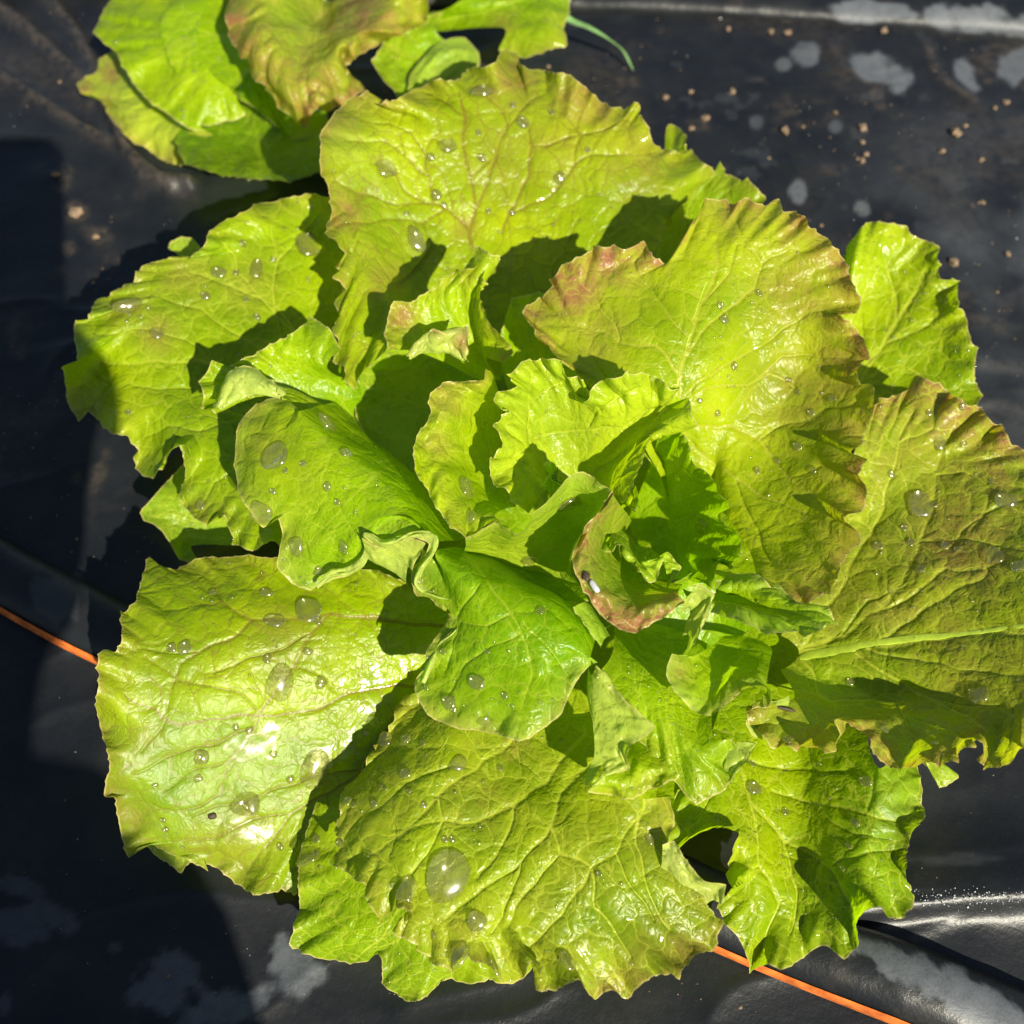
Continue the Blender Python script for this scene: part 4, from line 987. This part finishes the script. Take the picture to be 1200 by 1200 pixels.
for key, label, items in SMALL_DROPS:
    for k, (x, y, r) in enumerate(items):
        drop(x, y, r, r * (.8 + .35 * ((x * 7 + y) % 5) / 4), (x * 13) % 90, label, 'small drops on the ' + label.split(' on the ')[1])

def mark(name, px, py, rx, ry, ang, mat, label, category):
    i = front_at(px, py); s = mm_per_px(QP[i])
    V, F = drop_mesh(name, rx * s, ry * s, -math.radians(ang), .0009, int(px + py))
    o = make_mesh(name, V, F, mat)
    o.matrix_world = Matrix.Translation(Vector(QP[i] + QN[i] * .0002)) @ frame_at(i)
    return tag(o, label, category)


mark('white_speck', 696, 687, 4, 9, -30, PAINTED_GLINT_GRAIN, 'white grain like speck stuck on the bronze red strip by the heart', 'speck')
mark('dark_speck', 684, 674, 5, 6, 0, SCORCH, 'dark speck touching the white grain on the bronze red strip', 'speck')
mark('dark_streak', 922, 831, 13, 2.2, 4, SCORCH, 'thin dark scorch streak near the lower left edge of the far right leaf', 'leaf mark')
mark('brown_spot', 249, 957, 5, 4, 0, SCORCH, 'small brown spot near the bottom of the broad lower left leaf', 'leaf mark')

# fine beads of spray, too small to pick apart
def beads(name, pts, mat, radii, squash=.6, parent=None):
    th = np.linspace(0, 2 * math.pi, 7, endpoint=False)
    unit = [[0, 0, 1]] + [[.8 * math.cos(t), .8 * math.sin(t), .6] for t in th] + [[math.cos(t), math.sin(t), -.1] for t in th]
    fc = [[0, 1 + k, 1 + (k + 1) % 7] for k in range(7)] + [[1 + k, 8 + k, 8 + (k + 1) % 7, 1 + (k + 1) % 7] for k in range(7)]
    unit = np.array(unit); V = []; F = []
    for (p, n), r in zip(pts, radii):
        x = np.cross(n, [0.3, 1, 0.1]); x /= np.linalg.norm(x); y = np.cross(n, x)
        b = len(V) * 15
        V.append(p + r * (np.outer(unit[:, 0], x) + np.outer(unit[:, 1], y) + squash * np.outer(unit[:, 2], n)))
        F += [[b + q for q in f] for f in fc]
    return make_mesh(name, np.array(V).reshape(-1, 3), F, mat, parent)


pts, rad = [], []
for k in range(4600):
    x, y = rng.uniform(60, 1200), rng.uniform(-5, 1180)
    i = front_at(x, y)
    if i is None or noise3(np.array([x / 60, y / 60, 1.0]), 77) < (.0 if x < 850 else -.35): continue
    pts.append((QP[i], QN[i])); rad.append(mm_per_px(QP[i]) * rng.uniform(.8, 1.7) * (1 + .8 * (rng.random() > .8)))
tag(beads('water_spray', pts, WATER, rad), 'fine spray of tiny water beads over the lettuce leaves', 'spray', kind='stuff')

# ------------------------------------------------------------------ crumbs of soil and specks on the film
def crumb(x, y, r, label, group):
    P = place(x, y, 0); s = mm_per_px(P)
    bm_v = []
    r_ = np.random.default_rng(int(x * 31 + y))
    import bmesh
    bm = bmesh.new(); bmesh.ops.create_icosphere(bm, subdivisions=2, radius=1)
    sc = .8 * r * s * np.array([r_.uniform(.8, 1.2), r_.uniform(.8, 1.2), r_.uniform(.5, .8)])
    for v in bm.verts:
        q = np.array(v.co); q = q * (1 + .5 * noise3(q * 1.5 + x, 3) + .25 * noise3(q * 3.5 + y, 4)); v.co = q * sc
    me = bpy.data.meshes.new('soil_crumb'); bm.to_mesh(me); bm.free(); me.materials.append(SOIL)
    o = bpy.data.objects.new('soil_crumb', me); COL.objects.link(o)
    o.location = (P[0], P[1], ground_z(P[0], P[1]) + sc[2] * .55)
    tag(o, label, 'soil crumb', group)


for x, y, r, label in [(1118, 160, 8, 'largest tan crumb of soil at the upper right of the film'), (920, 156, 6, 'tan crumb of soil right of the rear film above the red tipped leaf'), (1115, 311, 6, 'crumb of soil just above the pale right hand leaf'),
                       (88, 248, 9, 'largest brown crumb of soil on the left of the film'), (65, 205, 6, 'crumb of soil above the largest brown crumb on the left'), (112, 277, 5, 'crumb of soil below right of the largest brown crumb on the left')]:
    crumb(x, y, r, label, 'crumbs of soil on the film')
for x, y, r in [(857, 110, 5), (808, 110, 4.5), (827, 140, 5.5), (810, 152, 4.5), (1010, 154, 6), (1010, 192, 4), (1014, 184, 3.5), (1102, 181, 4), (1148, 191, 4), (978, 135, 3.5), (1178, 122, 4), (1164, 130, 3.5), (1010, 170, 3.5), (1130, 150, 3), (902, 42, 4), (922, 44, 4.5), (853, 38, 3.5), (1034, 40, 5), (780, 115, 4), (1180, 300, 4), (1150, 240, 4)]:
    crumb(x, y, r, 'small tan crumb of soil on the film behind the big lettuce', 'small crumbs on the rear film')
pts, rad, pts2, rad2 = [], [], [], []
up = np.array([0, 0, 1.0])
for k in range(2600):
    x, y = rng.uniform(-60, 1260), rng.uniform(-40, 1260)
    dens = 1.0 if (x > 640 and y < 480) or x < 130 and y < 620 else .28
    if rng.random() > dens or noise3(np.array([x / 70, y / 70, 3.0]), 5) < -.15: continue
    P = place(x, y, 0); P[2] = ground_z(P[0], P[1])
    r = mm_per_px(P) * (rng.uniform(.5, 1.1) + 1.6 * (rng.random() > .93))
    if rng.random() < .80: pts.append((P, up)); rad.append(r)
    else: pts2.append((P, up)); rad2.append(r * .5)
for k in range(300):                                             # pale beads painting the sun sparkle along the taut fold
    x = rng.uniform(1060, 1260); y = 1055 + rng.normal(0, 5)
    P = place(x, y, 0); P[2] = ground_z(P[0], P[1]) + .0002; pts2.append((P, up)); rad2.append(mm_per_px(P) * rng.uniform(.2, .8) * (1 + .8 * (rng.random() > .9)))
tag(beads('soil_grains', pts, SOIL, rad), 'fine grains of tan soil scattered over the black film', 'soil grains', kind='stuff')
tag(beads('water_glint_specks', pts2, PAINTED_GLINT_GRAIN, rad2, .8), 'tiny water specks on the black film with glints painted in pale colour', 'water specks', kind='stuff')

# ------------------------------------------------------------------ the photographer crouching in front, whose shadow falls over the left of the bed
SKIN = simple_material('skin', (.42, .25, .17), .5, .4, .08, 60)
SHIRT = simple_material('blue_grey_shirt', (.10, .13, .19), .85, .2, .15, 300)
TROUSERS = simple_material('dark_trousers', (.035, .037, .045), .9, .2, .15, 300)
BOOT = simple_material('brown_boot', (.06, .035, .02), .6, .3, .2, 120)
HAIR = simple_material('brown_hair', (.035, .02, .012), .7, .3, .3, 200)
PHONE = simple_material('phone_shell', (.02, .02, .024), .25, .5, .05, 50)
SCREEN = simple_material('phone_glass', (.01, .01, .012), .08, .5, .05, 50)


def skinned(name, verts, edges, levels=2):
    """Grow one continuous surface round a skeleton of (x, y, z, radius) joints."""
    me = bpy.data.meshes.new(name)
    me.from_pydata([v[:3] for v in verts], edges, [])
    o = bpy.data.objects.new(name, me); COL.objects.link(o)
    sk = o.modifiers.new('skin', 'SKIN'); sk.use_smooth_shade = True
    for i, v in enumerate(verts):
        d = me.skin_vertices[0].data[i]
        d.radius = (v[3], v[4] if len(v) > 4 else v[3]); d.use_root = i == 0
    ss = o.modifiers.new('smooth', 'SUBSURF'); ss.levels = levels; ss.render_levels = levels
    dg = bpy.context.evaluated_depsgraph_get()
    m2 = bpy.data.meshes.new_from_object(o.evaluated_get(dg))
    bpy.data.objects.remove(o); bpy.data.meshes.remove(me)
    m2.name = name
    o = bpy.data.objects.new(name, m2); COL.objects.link(o)
    return o


def chain(V, E, start, pts):
    prev = start
    for p in pts:
        V.append(p); E.append((prev, len(V) - 1)); prev = len(V) - 1
    return prev


def build_photographer():
    root = thing('person', 'crouching photographer in a blue grey shirt and dark trousers holding a phone over the lettuce', 'person', loc=(-.03, -.66, 0))
    V = [(-.06, -.97, .34, .13, .11)]; E = []
    chest = chain(V, E, 0, [(-.07, -.95, .50, .125, .10), (-.08, -.88, .66, .135, .10)])
    neck = chain(V, E, chest, [(-.085, -.84, .76, .075, .065), (-.09, -.815, .82, .05, .05)])
    chain(V, E, neck, [(-.09, -.785, .89, .062, .07), (-.09, -.765, .96, .07, .085), (-.09, -.775, 1.03, .055, .065)])
    # legs, squatting
    for hx, kx, fx in ((.02, .081, .052), (-.15, -.22, -.20)):
        chain(V, E, 0, [(hx, -.88, .35, .085), (kx * .7 + hx * .3, -.73, .39, .072), (kx, -.560, .405, .070), (kx * .5 + fx * .5, -.618, .24, .056), (fx, -.66, .09, .040), (fx, -.64, .045, .042), (fx, -.56, .035, .038), (fx, -.51, .028, .028)])
    # left arm resting on the knee
    a = chain(V, E, chest, [(-.23, -.85, .72, .058), (-.28, -.79, .60, .046), (-.29, -.74, .53, .040), (-.26, -.67, .50, .034), (-.235, -.62, .485, .028), (-.225, -.59, .478, .030, .018)])
    for k, dx in enumerate((-.022, -.007, .008, .022)):
        chain(V, E, a, [(-.224 + dx, -.565, .476, .0095), (-.224 + dx * 1.1, -.540 + .004 * k, .466, .0085), (-.224 + dx * 1.1, -.527 + .004 * k, .448, .0075)])
    chain(V, E, a, [(-.195, -.58, .474, .010), (-.185, -.56, .465, .009)])
    # right arm, elbow on the knee, holding the phone out
    W = CAM - RIGHT * .006 - UP * .165 - FWD * .004
    H = CAM - RIGHT * .012 - UP * .120 + FWD * .020
    a = chain(V, E, chest, [(.07, -.85, .72, .058), (.10, -.74, .60, .047), (.082, -.605, .505, .042), (.040, -.50, .435, .036), tuple(W) + (.025,), tuple(H) + (.028, .016)])
    for k in range(4):                                              # fingers under the phone, closing on its left edge
        p = CAM - RIGHT * .044 - UP * (.066 + .019 * k) + FWD * .017
        chain(V, E, a, [tuple(p) + (.0095,), tuple(p - RIGHT * .020 - FWD * .012) + (.0085,), tuple(p - RIGHT * .014 - FWD * .028) + (.0075,)])
    p = CAM + RIGHT * .016 - UP * .100 + FWD * .012
    chain(V, E, a, [tuple(p) + (.0105,), tuple(p + RIGHT * .006 + UP * .016 - FWD * .014) + (.0095,), tuple(p - RIGHT * .006 + UP * .030 - FWD * .026) + (.0085,)])
    body = skinned('body', V, E)
    me = body.data
    for m in (SHIRT, SKIN, TROUSERS, BOOT): me.materials.append(m)
    for p in me.polygons:
        c = p.center
        if c.z < .10: i = 3
        elif c.z > .80 and c.y < -.55: i = 1
        elif c.y > -.54 and c.z > .31 and c.x > -.1: i = 1
        elif c.z > .442 and c.y > -.69 and c.x < -.15: i = 1
        elif c.z < .47: i = 2
        else: i = 0
        p.material_index = i
    body.parent = root; body.matrix_parent_inverse = Matrix.Translation(-root.location)
    # hair cap and face
    def blob(name, c, r, mat, cut=None):
        import bmesh
        bm = bmesh.new(); bmesh.ops.create_uvsphere(bm, u_segments=24, v_segments=16, radius=1)
        if cut is not None:
            bmesh.ops.delete(bm, geom=[v for v in bm.verts if cut(v.co)], context='VERTS')
        for v in bm.verts:
            q = np.array(v.co); v.co = q * (1 + .04 * noise3(q * 3, 5)) * np.array(r)
        m2 = bpy.data.meshes.new(name); bm.to_mesh(m2); bm.free(); m2.materials.append(mat)
        m2.polygons.foreach_set('use_smooth', np.ones(len(m2.polygons), bool))
        o = bpy.data.objects.new(name, m2); COL.objects.link(o); o.location = Vector(c) - root.location; o.parent = root
    blob('hair', (-.09, -.785, .970), (.082, .098, .100), HAIR, lambda v: v.y > .45 and v.z < .55 or v.z < -.35)
    blob('nose', (-.09, -.680, .935), (.013, .018, .022), SKIN)
    for dx in (-.03, .03):
        blob('eye', (-.09 + dx, -.702, .962), (.012, .008, .008), SCREEN)
        blob('ear', (-.09 + dx * 2.5, -.775, .945), (.010, .020, .030), SKIN)
    blob('mouth', (-.09, -.706, .900), (.024, .008, .007), simple_material('lips', (.35, .14, .11), .5, .4, .05, 60))
    return root


build_photographer()


def build_phone():
    """The phone held in the raised hand: its lens is where the picture is taken from."""
    import bmesh
    root = thing('phone', 'slim black phone held flat over the lettuce by the photographer', 'phone', loc=tuple(CAM - FWD * .0075))
    rot = Matrix((Vector(RIGHT), Vector(UP), Vector(-FWD))).transposed().to_4x4()
    def slab(name, x0, x1, y0, y1, z0, z1, r, mat):
        bm = bmesh.new(); pts_ = []
        for cx, cy, a0 in ((x1 - r, y1 - r, 0), (x0 + r, y1 - r, 90), (x0 + r, y0 + r, 180), (x1 - r, y0 + r, 270)):
            for k in range(7):
                a = math.radians(a0 + 15 * k); pts_.append((cx + r * math.cos(a), cy + r * math.sin(a)))
        bot = [bm.verts.new((x, y, z0)) for x, y in pts_]; top = [bm.verts.new((x, y, z1)) for x, y in pts_]
        n = len(pts_)
        bm.faces.new(top); bm.faces.new(bot[::-1])
        for k in range(n): bm.faces.new((bot[k], bot[(k + 1) % n], top[(k + 1) % n], top[k]))
        me = bpy.data.meshes.new(name); bm.to_mesh(me); bm.free(); me.materials.append(mat)
        o = bpy.data.objects.new(name, me); COL.objects.link(o); o.parent = root
    root.matrix_world = Matrix.Translation(root.location) @ rot
    slab('shell', -.058, .014, -.134, .013, -.0035, .0035, .010, PHONE)
    slab('screen', -.0555, .0115, -.1315, .0105, .0037, .0042, .008, SCREEN)


build_phone()
